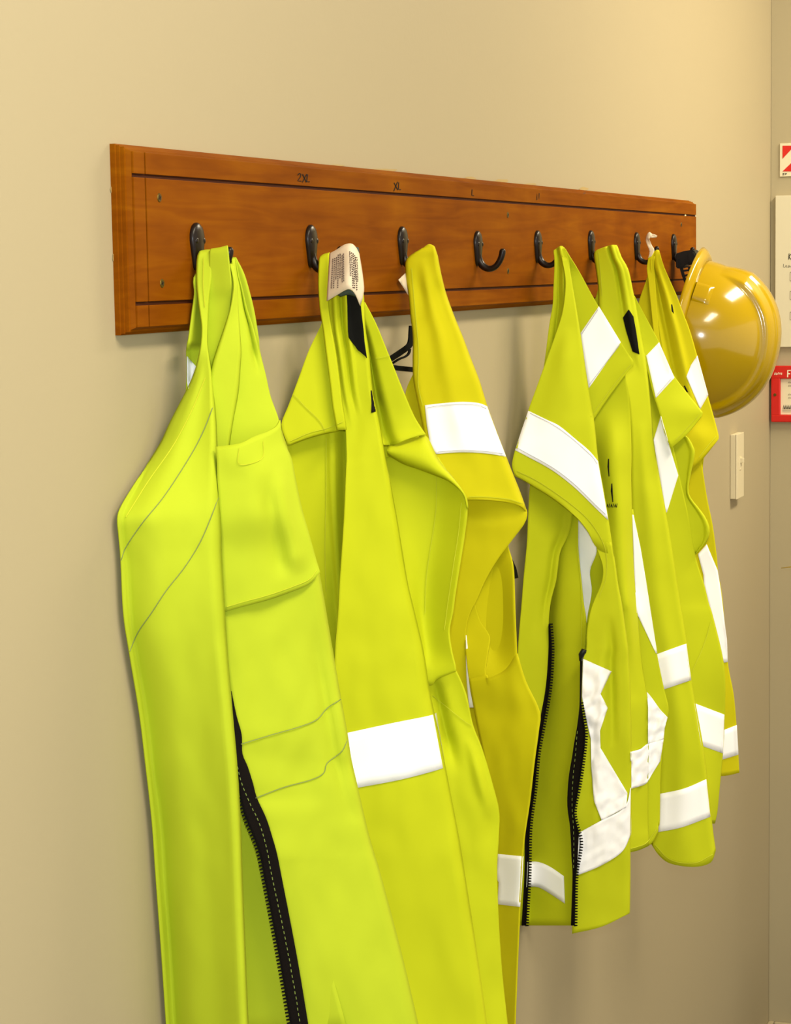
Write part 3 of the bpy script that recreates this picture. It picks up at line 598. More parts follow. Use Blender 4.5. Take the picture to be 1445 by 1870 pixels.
z2 = v.sheet('zip', [(1200, 1060, -68, 1064, -66), (1278, 1059, -70, 1062, -69), (1315, 1056, -70, 1066, -70), (1335, 1053, -70, 1069, -71), (1363, 1048, -70, 1068, -71), (1378, 1046, -70, 1066, -71), (1420, 1039, -70, 1060, -70), (1462, 1036.5, -70, 1053, -70), (1485, 1038, -70, 1049, -70), (1505, 1041, -70, 1053, -70), (1533, 1043, -70, 1060, -70),
    (1562, 1044, -70, 1058, -70), (1599, 1046, -70, 1052, -70), (1690, 1043, -70, 1050, -70)], 'zip', nu=7, amp=0.3)
v.teeth([(1061, 1284, -72), (1069, 1335, -73), (1066, 1378, -73), (1058, 1434, -73), (1049, 1485, -73), (1060, 1533, -73), (1058, 1562, -73), (1052, 1599, -73), (1050, 1690, -73)], -1, size=5.0, step=5.0, parent=z2)
bm = bmesh.new(); tube(bm, [v.world(1061, 1206, -72), v.world(1062, 1196, -74), v.world(1066, 1189, -74), v.world(1071, 1190, -73)], [0.0022, 0.0038, 0.0040, 0.0022], 8); obj('zip_slider', bm, 'plastic', z2, True)
v.line('zip_stitching', [(1055, 1330), (1052, 1370), (1047, 1420), (1045, 1470), (1048, 1520), (1048, 1590)], 'zip_thread', 0.8, 2.2, parent=z2, dash=True)
v.lay('reflective_tape', [[(965, 750), (1000, 767), (1022, 778), (1053, 803.5), (1076, 823), (1092, 842)], [(952, 788), (1000, 810), (1050, 842), (1085, 872), (1101, 893)], [(941, 822), (965, 834.7), (1008, 858.5), (1049, 890), (1087, 927), (1111, 950)]], 'tape', 26, 6)
v.lay('reflective_tape', [[(1094, 559.4), (1134, 625)], [(1060, 609), (1075, 710)]], 'tape', 14, 10)
v.sheet('reflective_tape', [(935, 1055, 7, 1074, 7), (968, 1055, 7, 1082, 7), [(1055, 995, 4), (1090, 1006, 8)], (1042, 1060, 2, 1078, 7), (1080, 1063, 6, 1081, 6), (1120, 1068, 3, 1074, 3), (1137, 1070, 2, 1072, 2)], 'tape', nu=8, amp=1, target=False, thick=0.0006)
v.lay('reflective_tape', [[(1065, 1203), (1117, 1226)], [(1063, 1272), (1097, 1267)], [(1070, 1310), (1110, 1293)], [(1079, 1349), (1096, 1335)], [(1080, 1400), (1097, 1366)], [(1085, 1462), (1146, 1448)], [(1099, 1498), (1144, 1474)]], 'tape', 18, 9, crinkle=4)
v.lay('reflective_tape', [[(1058, 1520.6), (1099, 1498), (1141, 1474), (1153, 1434)], [(1056, 1560), (1098, 1540), (1138, 1515), (1153, 1480)], [(1053.5, 1599), (1096, 1581.6), (1135.7, 1556), (1152.5, 1524)]], 'tape', 26, 8, off=2.0, crinkle=2.5)
v.lay('reflective_tape', [[(964, 1574), (983, 1574), (1005, 1583), (1030, 1600)], [(962, 1620), (983, 1620), (1005, 1632), (1032, 1650)]], 'tape', 12, 5)
v.lay('reflective_tape', [[(1155, 940), (1157, 940)], [(1157, 1000), (1170, 1000)], [(1159, 1060), (1180, 1060)], [(1163, 1119), (1189, 1119)], [(1198, 1193), (1200.5, 1193)]], 'tape', 7, 8)
v.lay('reflective_tape', [[(1182, 1264), (1186, 1268)], [(1184, 1291), (1206, 1296)], [(1184, 1320), (1219.5, 1310)], [(1184, 1345), (1214, 1330)], [(1184, 1358), (1212, 1350)]], 'tape', 14, 8, crinkle=5)
v.lay('reflective_tape', [[(1152, 1373), (1170, 1368), (1184, 1358), (1212, 1350)], [(1153, 1405), (1180, 1397), (1206, 1390)], [(1153.5, 1440), (1168, 1436), (1181, 1430), (1192, 1412)]], 'tape', 20, 8, crinkle=5)
v.lay('printed_mark', [[(1111, 838), (1112.5, 838)], [(1110, 852), (1112.5, 852)], [(1112, 870), (1113, 870)]], 'ink', 4, 3, off=1.2)
v.lay('printed_mark', [[(1117, 883), (1118.5, 883)], [(1116, 897), (1119, 897)], [(1119, 917), (1120, 917)]], 'ink', 4, 3, off=1.2)
for k, x in enumerate((1110, 1113.5, 1117, 1120.5, 1124, 1127)):
    v.line('printed_mark', [(x - 0.8, 927), (x + 0.6, 919.5)] if k % 2 else [(x - 1, 926), (x, 920), (x + 1.2, 926)], 'ink', 1.0, 1.2, n=5)
v.line('stitching', [(945, 860), (985, 880), (1040, 918), (1080, 955), (1105, 1000), (1108, 1050), (1095, 1090)], 'lime_thread', 0.9)
v.line('stitching', [(1080, 760), (1110, 718), (1140, 680), (1152, 666)], 'lime_thread', 0.9)
v.line('stitching', [(1062, 1180), (1063, 1100), (1061, 1060), (1054, 1000)], 'lime_thread', 0.9)
v.line('stitching', [(1146, 1551), (1165, 1546), (1182, 1538), (1200, 1513)], 'lime_thread', 0.9)
v.line('stitching', [(968, 754), (1022, 783), (1076, 828), (1091, 847)], 'tape_thread', 0.8, 2.8)
v.line('stitching', [(945, 818), (1008, 853), (1049, 884), (1087, 921), (1106, 939)], 'tape_thread', 0.8, 2.8)
v.line('stitching', [(1132, 630), (1077, 702)], 'tape_thread', 0.8, 2.8)
v.line('stitching', [(1092, 566), (1063, 610)], 'tape_thread', 0.8, 2.8)

# ------------------------------------------------------------------ vest on the sixth hook
v = Vest('safety_vest', HX[5], 'lime2', 'lime vest with a black collar patch and stacked white bands, second from the hard hat', 'safety vest')
v.sheet('back_panel', [(500, 1092, 4, 1142, 10), (530, 1092, 0, 1150, 14), (556, 1087, -4, 1156, 18), (600, 1105, 10, 1163, 24), (760, 1155, 25, 1228, 40), (900, 1160, 30, 1238, 46), (1000, 1165, 30, 1262, 50), (1300, 1200, 30, 1316, 60), (1480, 1205, 30, 1304, 60)], amp=1)
v.sheet('side_panel', [(560, 1148, 10, 1163, 10), (649, 1162, 8, 1185, 12), (727, 1176, 6, 1203, 14), (760, 1180, 4, 1210, 16), (818, 1184, 0, 1230, 18), (870, 1194, 0, 1241, 20), (936, 1206, 0, 1256, 26), (1019, 1220, 0, 1271, 34), (1067, 1228, 0, 1286, 40), (1100, 1233, 0, 1294, 42),
    (1129, 1239, 0, 1303, 44), (1216, 1250, 0, 1322.5, 50), (1298, 1262, 2, 1324, 54), (1376, 1276, 4, 1320, 54), (1440, 1286, 6, 1314, 50), (1485, 1290, 8, 1309.5, 48), (1504, 1292, 8, 1305, 44)], nu=20, amp=3)
v.sheet('armhole_facing', [(795, 1235, 30, 1250, 34), (801, 1228, 28, 1258, 36), (818, 1226, 28, 1267, 38), (830, 1230, 28, 1268.5, 38), (863, 1236, 28, 1262, 38), (892, 1242, 28, 1257, 36), (909, 1244, 30, 1261, 38), (933, 1248, 30, 1280, 42), (952, 1252, 30, 1292, 44), (971, 1256, 32, 1296, 44),
    (990, 1262, 32, 1290, 44), (1012, 1266, 34, 1271, 40)], amp=1, waves=[(0.9, 0.1, -5, 0, 1)])
v.sheet('shoulder_flap', [(540, 1152, 8, 1159, 8), (578, 1158, 6, 1179, 12), (625, 1168, 2, 1204, 18), (649, 1176, 0, 1213, 20), (686, 1185, -2, 1231, 24), (719, 1193, -4, 1256, 28), [(1205, 756, -6), (1245, 752, 10), (1281, 750, 24)],
    [(1214, 790, -8), (1250, 780, 8), (1283.5, 755, 23)], [(1226, 819, -10), (1256, 792, 6), (1281, 761, 20)]], nu=22, amp=2.5)
v.sheet('front_panel', [[(1090, 470, 16), (1116, 460, 16), (1128, 460, 16)], [(1087, 461, -3), (1114, 450, -3), (1126, 449, -3)], [(1086, 462, -10), (1093, 457, -10), (1116, 451, -10), (1128, 451, -10)], (470, 1085.5, -12, 1135, -10), (492, 1089, -14, 1147, -8), (528, 1093.5, -18, 1155, -2), (557, 1094, -22, 1161, 0), (600, 1096, -28, 1169, -2), (649, 1110, -34, 1178, -6), (690, 1135, -38, 1183, -8), (727, 1146, -40, 1187, -10),
    (760, 1150, -42, 1190, -12), (805, 1153, -44, 1193.5, -14), (870, 1153, -46, 1204, -14), (936, 1154, -48, 1216, -14), (1019, 1156, -48, 1230, -14), (1095, 1165, -48, 1241.5, -14), (1177, 1180, -48, 1255, -14), (1250, 1195, -46, 1264, -14), (1359, 1204, -44, 1283.5, -14),
    (1424, 1204, -44, 1292, -12), (1491, 1200, -44, 1299, -12), [(1195, 1520, -44), (1250, 1540, -32), (1303, 1525, -12)], [(1190, 1541, -46), (1203, 1561, -44), (1225, 1577, -40), (1268, 1583, -28), (1298, 1575, -16), (1307, 1553, -10)]],
    nu=26, amp=3, roll=(4, 6), waves=[(0.62, 0.05, 9, 0.0, 0.22), (0.78, 0.06, -6, 0, 0.3), (0.5, 0.25, -8, 0.4, 1)])
v.lay('collar_patch', [[(1148, 565.7), (1149, 566)], [(1138, 580), (1157, 578)], [(1144, 605), (1162, 605)], [(1155.5, 642), (1168, 647)]], 'black', 8, 6, off=2)
v.lay('reflective_tape', [[(1204, 625), (1232, 690)], [(1180.5, 649.5), (1198, 727)]], 'tape', 12, 8)
v.lay('reflective_tape', [[(1207, 760), (1208, 761)], [(1193.5, 805), (1222, 812)], [(1205, 870), (1239, 868)], [(1216.5, 935), (1218, 936)]], 'tape', 8, 7, off=1)
v.lay('reflective_tape', [[(1196, 1196), (1253.5, 1175.5)], [(1210, 1260), (1262.5, 1242)]], 'tape', 12, 6)
v.lay('reflective_tape', [[(1204, 1450), (1250, 1440), (1290, 1423)], [(1200, 1520), (1245, 1511), (1297.5, 1491.5)]], 'tape', 14, 6)
v.lay('reflective_tape', [[(1268, 1284), (1323, 1305)], [(1281, 1361.5), (1321, 1376)]], 'tape', 12, 6, off=1.2)
v.line('stitching', [(1235, 803), (1256, 781), (1277, 757)], 'lime_thread', 0.9)
v.line('stitching', [(1197, 1543), (1225, 1570), (1268, 1576), (1302, 1560)], 'lime_thread', 0.9)
v.line('stitching', [(1093, 460), (1097, 500), (1100, 540)], 'lime_thread', 0.8)
v.line('stitching', [(1299, 1135), (1285, 1180), (1265, 1225)], 'lime_thread', 0.9)
v.line('stitching', [(1226, 692), (1201, 720)], 'tape_thread', 0.7, 2.6)

# ------------------------------------------------------------------ yellow vest on the seventh hook
v = Vest('safety_vest', HX[6], 'yellow', 'far yellow vest hanging beside the hard hat, with a white ribbon tag on top', 'safety vest')
v.sheet('back_panel', [(490, 1186, 0, 1200, 4), (510, 1181, -6, 1208, 4), (555, 1166, -14, 1225, 6), (600, 1160, -18, 1240, 10), (700, 1190, -10, 1270, 22), (790, 1230, 10, 1290, 30), (900, 1255, 30, 1285, 40), (1200, 1300, 40, 1325, 50), (1380, 1312, 40, 1342, 55)], amp=1)
v.sheet('front_panel', [(770, 1240, 14, 1280, 24), (840, 1245, 12, 1281, 24), (853, 1246, 12, 1283, 24), (911, 1250, 10, 1292, 26), (960, 1255, 10, 1302, 28), (1017, 1260, 10, 1309.5, 30), (1047, 1266, 10, 1312, 31), (1095, 1276, 10, 1320, 32), (1207, 1293, 10, 1329, 34),
    (1268, 1303, 12, 1340, 36), (1329, 1308, 12, 1345.5, 38), (1376, 1310, 12, 1348.5, 38), [(1310, 1418, 12), (1330, 1416, 24), (1350.5, 1411, 38)]], nu=16, amp=2)
v.sheet('shoulder_flap', [[(1194, 468, 14), (1200, 464, 14), (1206, 467, 14)], [(1195, 460, -4), (1200, 457, -4), (1204, 458, -4)], (467, 1190, -10, 1207, -9), (487, 1188, -12, 1213, -8), (537, 1194, -10, 1235, 2), (569, 1198, -12, 1247, 6), (603, 1203, -14, 1260, 10), (648, 1210, -16, 1273, 14), (719, 1223, -18, 1292, 20), (762, 1233, -18, 1304, 24),
    [(1245, 800, -16), (1280, 798, 0), (1312, 793, 26)], [(1262, 858, -10), (1281, 841, 0), (1300, 818, 14), (1312.5, 802, 24)]], nu=22, amp=2, waves=[(0.25, 0.12, 9, 0.05, 0.8), (0.55, 0.10, -5, 0.1, 0.8)])
v.sheet('shoulder_strap', [(468, 1185, -12, 1196, -12), (490, 1181.5, -14, 1195, -10), (510, 1184, -16, 1197, -12), (560, 1189, -20, 1200, -16), (620, 1196, -24, 1205, -20), (680, 1208, -24, 1218, -20)], amp=0.5, nu=10)
v.lay('reflective_tape', [[(1274, 649), (1293.8, 721)], [(1262, 667), (1286, 735)], [(1254, 688), (1279, 747)]], 'tape', 10, 5)
v.lay('reflective_tape', [[(1275, 1012), (1283, 1003), (1291, 994)], [(1285, 1050), (1311, 1042)], [(1286, 1068), (1317, 1080)], [(1300.8, 1125), (1324, 1140)], [(1312, 1168), (1328, 1168)], [(1322.5, 1210), (1329.5, 1209)]], 'tape', 8, 5)
v.lay('reflective_tape', [[(1318, 1335), (1346, 1324)], [(1317, 1388), (1349, 1378)]], 'tape', 8, 5)
v.lay('printed_mark', [[(1226, 556), (1228, 556)], [(1227, 568), (1231, 573)]], 'ink', 3, 3, off=1.2)
v.lay('printed_mark', [[(1249, 705), (1251, 704)], [(1254, 716), (1257, 716)]], 'ink', 3, 3, off=1.2)
v.sheet('ribbon_tag', [[(1200.5, 430.5, -2), (1199, 433.5, -2)], [(1195, 427.5, -8), (1194.5, 434, -6)], [(1190, 426.5, -6), (1190.5, 434, -10)], [(1186, 423.5, -12), (1187.5, 434.5, -8)], [(1181, 430, -8), (1186, 437, -12)], [(1179.5, 439, -6), (1188, 442, -8)], [(1183, 449, -10), (1192, 450, -7)], [(1186.5, 459, -9), (1195.5, 457, -9)], [(1184, 471, -13), (1190, 468, -13)]], 'label', nu=5, amp=0.2, target=False, thick=0.0005)
v.line('stitching', [(1277, 835), (1295, 812), (1308, 797)], 'lime_thread', 0.8)

# ------------------------------------------------------------------ black strap behind the vests
Xs = HX[2] - 0.03
st = empty('webbing_strap', at_d(735, 640, 0.02)); tag(st, 'black folded strap hanging on the wall between the second and third vests', 'strap')
def strap(name, pts, w, m='black', t=0.0016):
    P = spline(pts, 24); bm = bmesh.new(); pr = None
    for i, (x, y, d) in enumerate(P):
        a, b = P[max(0, i - 1)], P[min(23, i + 1)]
        tx, ty = b[0] - a[0], b[1] - a[1]; l = math.hypot(tx, ty); nx, ny = -ty / l * w / 2, tx / l * w / 2
        q = (bm.verts.new(at_d(x + nx, y + ny, d)), bm.verts.new(at_d(x - nx, y - ny, d)))
        if pr: bm.faces.new((pr[0], pr[1], q[1], q[0]))
        pr = q
    o = obj(name, bm, m, st); md = o.modifiers.new('thickness', 'SOLIDIFY'); md.thickness = t
strap('upper_band', [(700, 664, 0.020), (716, 654.5, 0.020), (735, 642, 0.020), (748, 632, 0.020), (752, 622, 0.020), (753, 608, 0.020), (754, 595, 0.020)], 9.5)
strap('lower_band', [(700, 668, 0.022), (719, 671, 0.022), (735, 673, 0.022), (756, 675, 0.022)], 9)
strap('thin_loop', [(717, 664, 0.014), (730, 656, 0.014), (742, 651, 0.014), (748, 645, 0.014), (750, 637, 0.014)], 3)
strap('long_end', [(756, 675, 0.020), (820, 760, 0.016), (880, 900, 0.012), (920, 1000, 0.010), (938, 1040, 0.010), (941, 1056, 0.010)], 8)

# ------------------------------------------------------------------ hard hat on the last hook
HA = Vector((0.05, -math.cos(math.radians(13)), -math.sin(math.radians(13)))).normalized()   # crown direction
HS = Vector((1, 0, 0)); HS = (HS - HA * HS.dot(HA)).normalized()                             # sideways
HF = HA.cross(HS).normalized()
if HF.z < 0: HF = -HF                                                                        # towards the upper rim
hc = at_d(1263, 613, 0.052)
hat = empty('hard_hat', hc); tag(hat, 'glossy yellow hard hat hanging with its crown facing out', 'hard hat')
def hp(u, f, a): return hc + HS * u + HF * f + HA * a
def shell_pt(th, ph, off=0.0):
    """th 0..pi/2 from rim to crown, ph around"""
    cu, su = math.cos(ph), math.sin(ph)
    rs, rf, ra = 0.104 + off, 0.121 + off, 0.128 + off
    k = math.cos(th) ** 0.86; z = math.sin(th) ** 0.95
    u, f = rs * k * cu, rf * k * su
    a = ra * z
    ridge = 1.0 / (1 + math.exp((abs(u) - 0.046) / 0.0009))              # raised crest over the middle
    fade = min(1, max(0, (th - 0.22) / 0.30))
    n_ = Vector((u / rs ** 2, f / rf ** 2, max(a, 0.001) / ra ** 2)).normalized()
    h = 0.0085 * ridge * fade
    notch = 0.0030 / (1 + math.exp((abs(u) - 0.020) / 0.0012)) * fade     # narrower step on top of the crest
    h += notch
    return (u + n_.x * h, f + n_.y * h, a + n_.z * h)
bm = bmesh.new(); NT, NP = 80, 256; rows_ = []
for i in range(NT):
    th = (math.pi / 2 - 0.02) * i / (NT - 1)
    rows_.append([bm.verts.new(hp(*shell_pt(th, 2 * math.pi * j / NP))) for j in range(NP)])
for a, b in zip(rows_, rows_[1:]):
    for j in range(NP): bm.faces.new((a[j], a[(j + 1) % NP], b[(j + 1) % NP], b[j]))
bm.faces.new(rows_[-1])
so = obj('shell', bm, 'helmet', hat, True); md = so.modifiers.new('thickness', 'SOLIDIFY'); md.thickness = 0.0025; md.offset = -1
bm = bmesh.new(); prof = [(0.000, 0.003), (0.006, -0.001), (0.010, -0.006), (0.0125, -0.012), (0.0105, -0.0125), (0.008, -0.0065), (0.003, -0.003), (-0.002, -0.001)]
rings = []
for j in range(NP):
    ph = 2 * math.pi * j / NP; cu, su = math.cos(ph), math.sin(ph)
    wid = 1.0 + 0.5 * max(0, su) ** 2 + 1.6 * max(0, -su) ** 4
    rings.append([bm.verts.new(hp((0.104 + o_ * wid) * cu, (0.121 + o_ * wid) * su, a_)) for o_, a_ in prof])
for j in range(NP):
    a, b = rings[j], rings[(j + 1) % NP]
    for k in range(len(prof)): bm.faces.new((a[k], a[(k + 1) % len(prof)], b[(k + 1) % len(prof)], b[k]))
obj('brim', bm, 'helmet', hat, True)
for th0 in (2.62,):                                                       # raised slot housing on the near side
    bm = bmesh.new(); g = []
    for i in range(7):
        row = []
        for j in range(9):
            th = 0.02 + 0.20 * i / 6; ph = th0 - 0.30 + 0.30 * j / 8
            edge = min(1, i / 0.8 + 1) * min(1, (6 - i) / 0.8) * min(1, j / 0.8) * min(1, (8 - j) / 0.8)
            row.append(bm.verts.new(hp(*shell_pt(th, ph, 0.0002 + 0.0030 * edge))))
        g.append(row)
    for i in range(6):
        for j in range(8): bm.faces.new((g[i][j], g[i][j + 1], g[i + 1][j + 1], g[i + 1][j]))
    obj('slot_housing', bm, 'helmet', hat, True)
# harness: headband with slots, ratchet box, straps inside the shell
bm = bmesh.new()
def band(bm, r1, r2, a0, a1, ph0, ph1, n=40, t=0.0016):
    ring = []
    for j in range(n + 1):
        ph = ph0 + (ph1 - ph0) * j / n; c, s_ = math.cos(ph), math.sin(ph)
        ring.append([bm.verts.new(hp(r * c * 0.98, r * s_ * 1.14, a)) for r, a in ((r1, a0), (r2, a1), (r2 - t, a1), (r1 - t, a0))])
    for a, b in zip(ring, ring[1:]):
        for k in range(4): bm.faces.new((a[k], a[(k + 1) % 4], b[(k + 1) % 4], b[k]))
band(bm, 0.084, 0.088, -0.004, 0.028, 0, 2 * math.pi, 60)
obj('headband', bm, 'plastic', hat, True)
HXB = HX[7] - 0.014
def hbox(name, px, parent, m='plastic', bev=0.0012, x0=0.0, th=0.030):
    """a block with the given outline, thick along the wall"""
    bm = bmesh.new(); r_ = [ray(x, y) for x, y in px]; f_ = [CAM + r * ((HXB + x0 - CAM.x) / r.x) for r in r_]
    a = [bm.verts.new(p) for p in f_]; b = [bm.verts.new(p + Vector((th, 0, 0))) for p in f_]
    bm.faces.new(a); bm.faces.new(b[::-1]); n = len(a)
    for k in range(n): bm.faces.new((a[k], b[k], b[(k + 1) % n], a[(k + 1) % n]))
    bmesh.ops.recalc_face_normals(bm, faces=bm.faces)
    bmesh.ops.bevel(bm, geom=list(bm.edges), offset=bev, segments=2, affect='EDGES')
    return obj(name, bm, m, parent, False)
rb = hbox('ratchet_box', [(1234.5, 463), (1251, 458), (1267, 456), (1276.5, 474), (1268, 482), (1257, 485), (1256, 482), (1252, 483), (1251, 487), (1240, 491), (1234.5, 489)], hat)
for k in range(5):
    hbox('grip_rib', [(1236.2 + k * 1.5, 473), (1236.9 + k * 1.5, 473), (1237.1 + k * 1.5, 488), (1236.4 + k * 1.5, 488)], rb, 'plastic', 0.0001, -0.0008, 0.001)
hbox('ratchet_knob', [(1256, 462), (1266, 460), (1272, 472), (1268, 479), (1259, 480)], rb, 'plastic', 0.0012, -0.006, 0.008)
# slotted strap hanging down from the ratchet box: two rails and rungs, so the slots are open
P0 = [(1241, 488), (1245, 502), (1250, 516), (1256, 532)]
P1 = [(1262, 486), (1264, 500), (1267, 514), (1269, 528)]
L0, L1 = spline(P0, 26), spline(P1, 26)
bm = bmesh.new()
def quad(a, b, c, d):
    f_ = [CAM + r * ((HXB + 0.004 - CAM.x) / r.x) for r in (ray(x, y) for x, y in (a, b, c, d))]; o_ = Vector((0.003, 0, 0))
    A = [bm.verts.new(p) for p in f_]; B = [bm.verts.new(p + o_) for p in f_]
    bm.faces.new(A); bm.faces.new(B[::-1])
    for k in range(4): bm.faces.new((A[k], B[k], B[(k + 1) % 4], A[(k + 1) % 4]))
def mixp(a, b, t): return (a[0] + (b[0] - a[0]) * t, a[1] + (b[1] - a[1]) * t)
for i in range(25):
    for t0, t1 in ((0, 0.28), (0.72, 1)):
        quad(mixp(L0[i], L1[i], t0), mixp(L0[i], L1[i], t1), mixp(L0[i + 1], L1[i + 1], t1), mixp(L0[i + 1], L1[i + 1], t0))
    if i % 5 >= 3 or i == 0: quad(mixp(L0[i], L1[i], 0.28), mixp(L0[i], L1[i], 0.72), mixp(L0[i + 1], L1[i + 1], 0.72), mixp(L0[i + 1], L1[i + 1], 0.28))
obj('slotted_strap', bm, 'plastic', hat)

# ------------------------------------------------------------------ light switch
sw = empty('light_switch', at_d(1345, 912, 0.0)); tag(sw, 'cream light switch box on the wall under the hard hat', 'light switch')
sa = at_d(1333.5, 905, 0.0); zt = at_d(1334, 793.5, 0.0).z; zb_ = at_d(1332.5, 912, 0.0).z
dsw = 0.0
xs0 = sa.x
# depth of the box so that its front edge falls where the photo shows it
dlo, dhi = 0.002, 0.06
for _ in range(30):
    dm = (dlo + dhi) / 2
    if at_d(1346.5, 850, dm).x > xs0: dlo = dm
    else: dhi = dm
dsw = dlo
xs1 = at_d(1359, 850, dsw).x
bm = bmesh.new(); box(bm, (xs0, -dsw + 0.003, zb_), (xs1, -0.0002, zt), 0.0015); obj('mounting_box', bm, 'switch', sw)
bm = bmesh.new(); box(bm, (xs0 - 0.0005, -dsw, zb_ - 0.0005), (xs1 + 0.0005, -dsw + 0.003, zt + 0.0005), 0.0012); obj('face_plate', bm, 'switch', sw)
rc = at_d(1352.5, 845, dsw)
bm = bmesh.new(); box(bm, (rc.x - 0.006, -dsw - 0.0012, rc.z - 0.013), (rc.x + 0.006, -dsw + 0.001, rc.z + 0.011), 0.0008)
rk = obj('rocker', bm, 'switch', sw)
bm = bmesh.new(); box(bm, (rc.x - 0.005, -dsw - 0.0062, rc.z + 0.000), (rc.x + 0.005, -dsw - 0.0008, rc.z + 0.009), 0.0008); obj('toggle', bm, 'switch', rk)

# ------------------------------------------------------------------ side wall: fire sign, paper notice, red framed notice
def at_wr(x, y, off=0.0):                                 # on the side wall, off metres in front of it
    r = ray(x, y); return CAM + r * ((XC - off - CAM.x) / r.x)
def panel(name, x0, y0, x1, y1, off, th, m, parent=None, bev=0.0008):
    p, q = at_wr(x0, y0, off), at_wr(x1, y1, off)
    b2 = bmesh.new(); box(b2, (p.x, min(p.y, q.y), min(p.z, q.z)), (p.x + th, max(p.y, q.y), max(p.z, q.z)), bev)
    return obj(name, b2, m, parent)
def ink_wr(parent, name, strokes, w, m, off):
    return ink_strokes(parent, name, strokes, w, m, lambda x, y: at_wr(x, y, off))
def poly_wr(parent, name, pts, m, off):
    b2 = bmesh.new(); b2.faces.new([b2.verts.new(at_wr(x, y, off)) for x, y in pts]); return obj(name, b2, m, parent)
fs = panel('fire_sign', 1424.5, 262, 1482, 321, 0.003, 0.0028, 'paper'); tag(fs, 'square sign with red diagonal stripes, high on the side wall', 'sign')
poly_wr(fs, 'red_stripe', [(1429.5, 266), (1452, 266), (1429.5, 290)], 'red_print', 0.0036)
poly_wr(fs, 'red_stripe', [(1429.5, 313), (1478, 266), (1478, 289), (1452, 313)], 'red_print', 0.0036)
ink_wr(fs, 'lettering', [[(1433, 316.5), (1430, 316.5), (1430.5, 317.8), (1432.5, 318), (1432, 319.5), (1429.5, 319.3)], [(1434.5, 319.5), (1434.8, 316.5), (1437.5, 316.5)], [(1434.8, 318), (1437, 318)]], 0.9, 'ink', 0.0037)
pn = panel('paper_notice', 1416.5, 357.5, 1500, 633.5, 0.010, 0.0095, 'paper2'); tag(pn, 'large pale notice sheet on the side wall, above the red frame', 'notice')
ink_wr(pn, 'lettering', [[(1441.5, 463), (1440.8, 474)], [(1446, 463), (1441, 469), (1445.5, 474)], [(1449, 474), (1449, 467), (1453, 467), (1453, 474)], [(1457, 474), (1457, 463)]], 1.3, 'ink', 0.0105)
ink_wr(pn, 'lettering', [[(1431.5, 482), (1431, 488), (1434, 488)], [(1435, 486), (1437.5, 485), (1436, 484), (1435, 487), (1438, 488)], [(1441.5, 488), (1439.5, 488), (1440, 485), (1442, 485), (1442, 488)],
    [(1443, 485), (1444.5, 488), (1446, 485)], [(1447, 487), (1449.5, 486), (1448, 484.5), (1447, 488), (1450, 488)]], 0.7, 'ink', 0.0105)
for y0, y1 in ((497, 513), (532, 547), (570, 584)): ink_wr(pn, 'ruled_box', [[(1443.5, y0), (1443.3, y1)], [(1443.5, y0), (1490, y0)], [(1443.3, y1), (1490, y1)]], 0.7, 'ink_brown', 0.0105)
rf = empty('framed_notice', at_wr(1440, 772, 0.0)); tag(rf, 'red framed fire notice behind the hard hat on the side wall', 'notice')
panel('backing', 1409, 669, 1540, 771, 0.006, 0.0058, 'red', rf)
panel('frame_bar', 1408.5, 668, 1540, 692, 0.014, 0.009, 'red', rf, 0.002); panel('frame_bar', 1408.5, 757.5, 1540, 772, 0.014, 0.009, 'red', rf, 0.002)
panel('frame_bar', 1408.5, 690, 1425, 759, 0.0138, 0.009, 'red', rf, 0.002)
sheet_ = panel('notice_sheet', 1423, 690, 1535, 758, 0.0075, 0.001, 'paper', rf)
ink_wr(rf, 'lettering', [[(1438.8, 689), (1439.2, 676.5), (1444.5, 676.5)], [(1439, 682.5), (1443.5, 682.5)], [(1448, 676.5), (1447.6, 689)], [(1451.5, 689), (1452, 676.5), (1456, 678), (1455.5, 682), (1452, 683), (1456.5, 689)], [(1465, 676.5), (1460, 676.5), (1459.6, 689), (1465, 689)], [(1460, 682.5), (1464, 682.5)]], 2.2, 'white_print', 0.0146)
ink_wr(rf, 'lettering', [[(1414.5, 684.5), (1416, 680), (1417.5, 684.5)], [(1418.5, 684.5), (1419, 680.5), (1420.5, 684), (1422, 680)], [(1423, 684), (1425, 680.5), (1426.5, 684)], [(1428, 680.5), (1427.8, 684.5)]], 1.2, 'white_print', 0.0146)
sc = at_wr(1415.5, 721, 0.0142); b2 = bmesh.new(); disc(b2, sc, 0.0032, ax=Vector((-1, 0, 0))); obj('screw', b2, 'screw', rf)
for xx in (1430.5, 1433.5, 1436.5, 1439.5, 1442.5): ink_wr(rf, 'sheet_print', [[(xx, 747), (xx + 1.3, 739.5), (xx + 2.4, 747)]], 1.2, 'ink', 0.0080)
for y0 in (749, 752): ink_wr(rf, 'sheet_print', [[(1429, y0), (1445, y0), (1460, y0)]], 0.6, 'ink_brown', 0.0080)
for y0 in (700, 706, 722, 728): ink_wr(rf, 'sheet_print', [[(1440, y0), (1441.5, y0 - 3), (1443, y0), (1446, y0 - 3), (1450, y0)]], 0.9, 'ink_brown', 0.0080)

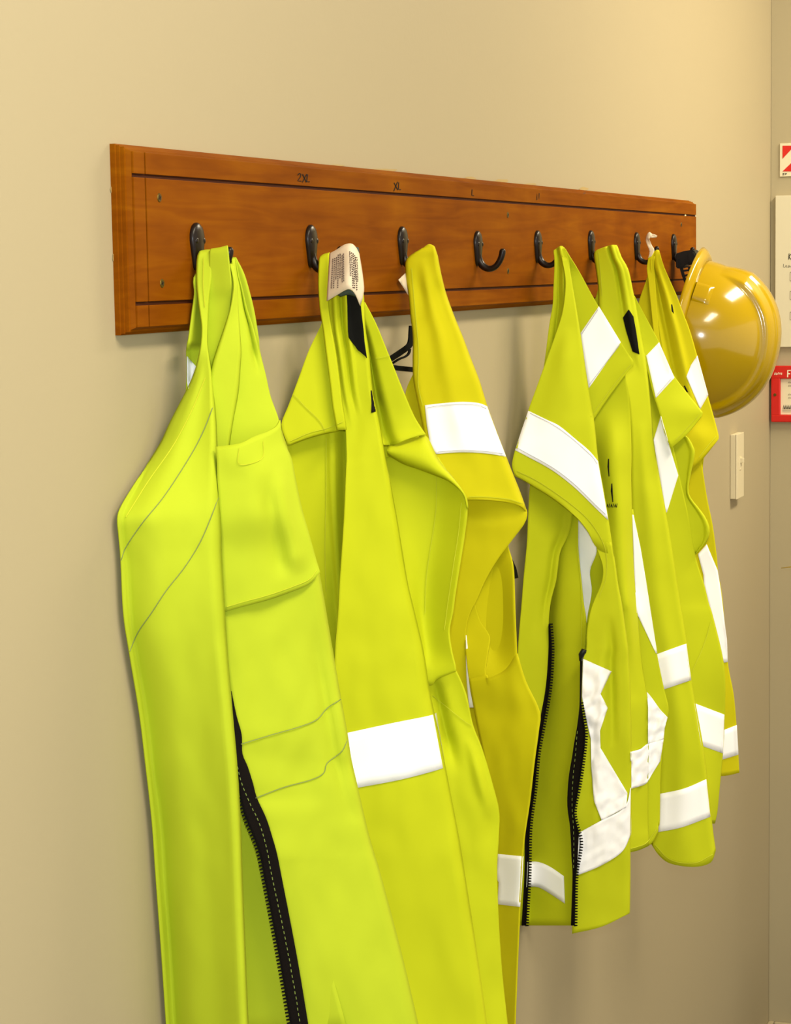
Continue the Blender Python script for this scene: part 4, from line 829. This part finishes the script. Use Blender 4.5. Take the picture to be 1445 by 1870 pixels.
# ------------------------------------------------------------------ plant standing just past the right edge of the view
tip = at_x(1427, 1037, XC - 0.30)
pc = Vector((XC - 0.24, tip.y - 0.36, 0.0))
pl = empty('potted_plant', pc); tag(pl, 'tall potted plant, only a yellow leaf tip reaching in at the right edge', 'plant')
bm = bmesh.new(); prof = [(0.10, 0.0), (0.14, 0.26), (0.15, 0.27), (0.15, 0.30), (0.135, 0.30), (0.13, 0.26), (0.0, 0.26)]
rg = [[bm.verts.new(pc + Vector((r * math.cos(2 * math.pi * k / 24), r * math.sin(2 * math.pi * k / 24), z))) for k in range(24)] for r, z in prof[:-1]]
for a, b in zip(rg, rg[1:]):
    for k in range(24): bm.faces.new((a[k], a[(k + 1) % 24], b[(k + 1) % 24], b[k]))
bm.faces.new(rg[0][::-1]); bm.faces.new(rg[-1]); obj('pot', bm, 'pot', pl, True)
rl = random.Random(5)
ends = [tip]
for k in range(22):  # unseen leaves, added bushy to shade the wall near the corner
    a = -math.pi / 2 + (rl.random() - 0.5) * 2.2; q = 0.12 + 0.32 * rl.random()
    ends.append(pc + Vector((min(0.2, 0.5 * q * math.cos(a)), q * math.sin(a), 0.75 + 0.75 * rl.random())))
for e in ends:
    bm = bmesh.new(); pr = None; b0 = pc + Vector((0, 0, 0.27)); c1 = b0 + Vector((0, 0, 0.75)) + (e - b0) * 0.15
    for k in range(17):
        t = k / 16; p = b0 * (1 - t) ** 2 + c1 * 2 * t * (1 - t) + e * t * t
        w = (0.010 if e is tip else 0.026) * (math.sin(math.pi * min(1, 0.12 + 0.88 * t)) ** 0.8 if t < 1 else 0) + 0.0008
        sd = Vector((0, 0, 1)).cross(e - b0).normalized() * w
        q = (bm.verts.new(p + sd), bm.verts.new(p + Vector((0, 0, -w * 0.4))), bm.verts.new(p - sd))
        if pr: bm.faces.new((pr[0], pr[1], q[1], q[0])); bm.faces.new((pr[1], pr[2], q[2], q[1]))
        pr = q
    o = obj('leaf', bm, 'leaf', pl, True); md = o.modifiers.new('thickness', 'SOLIDIFY'); md.thickness = 0.0008
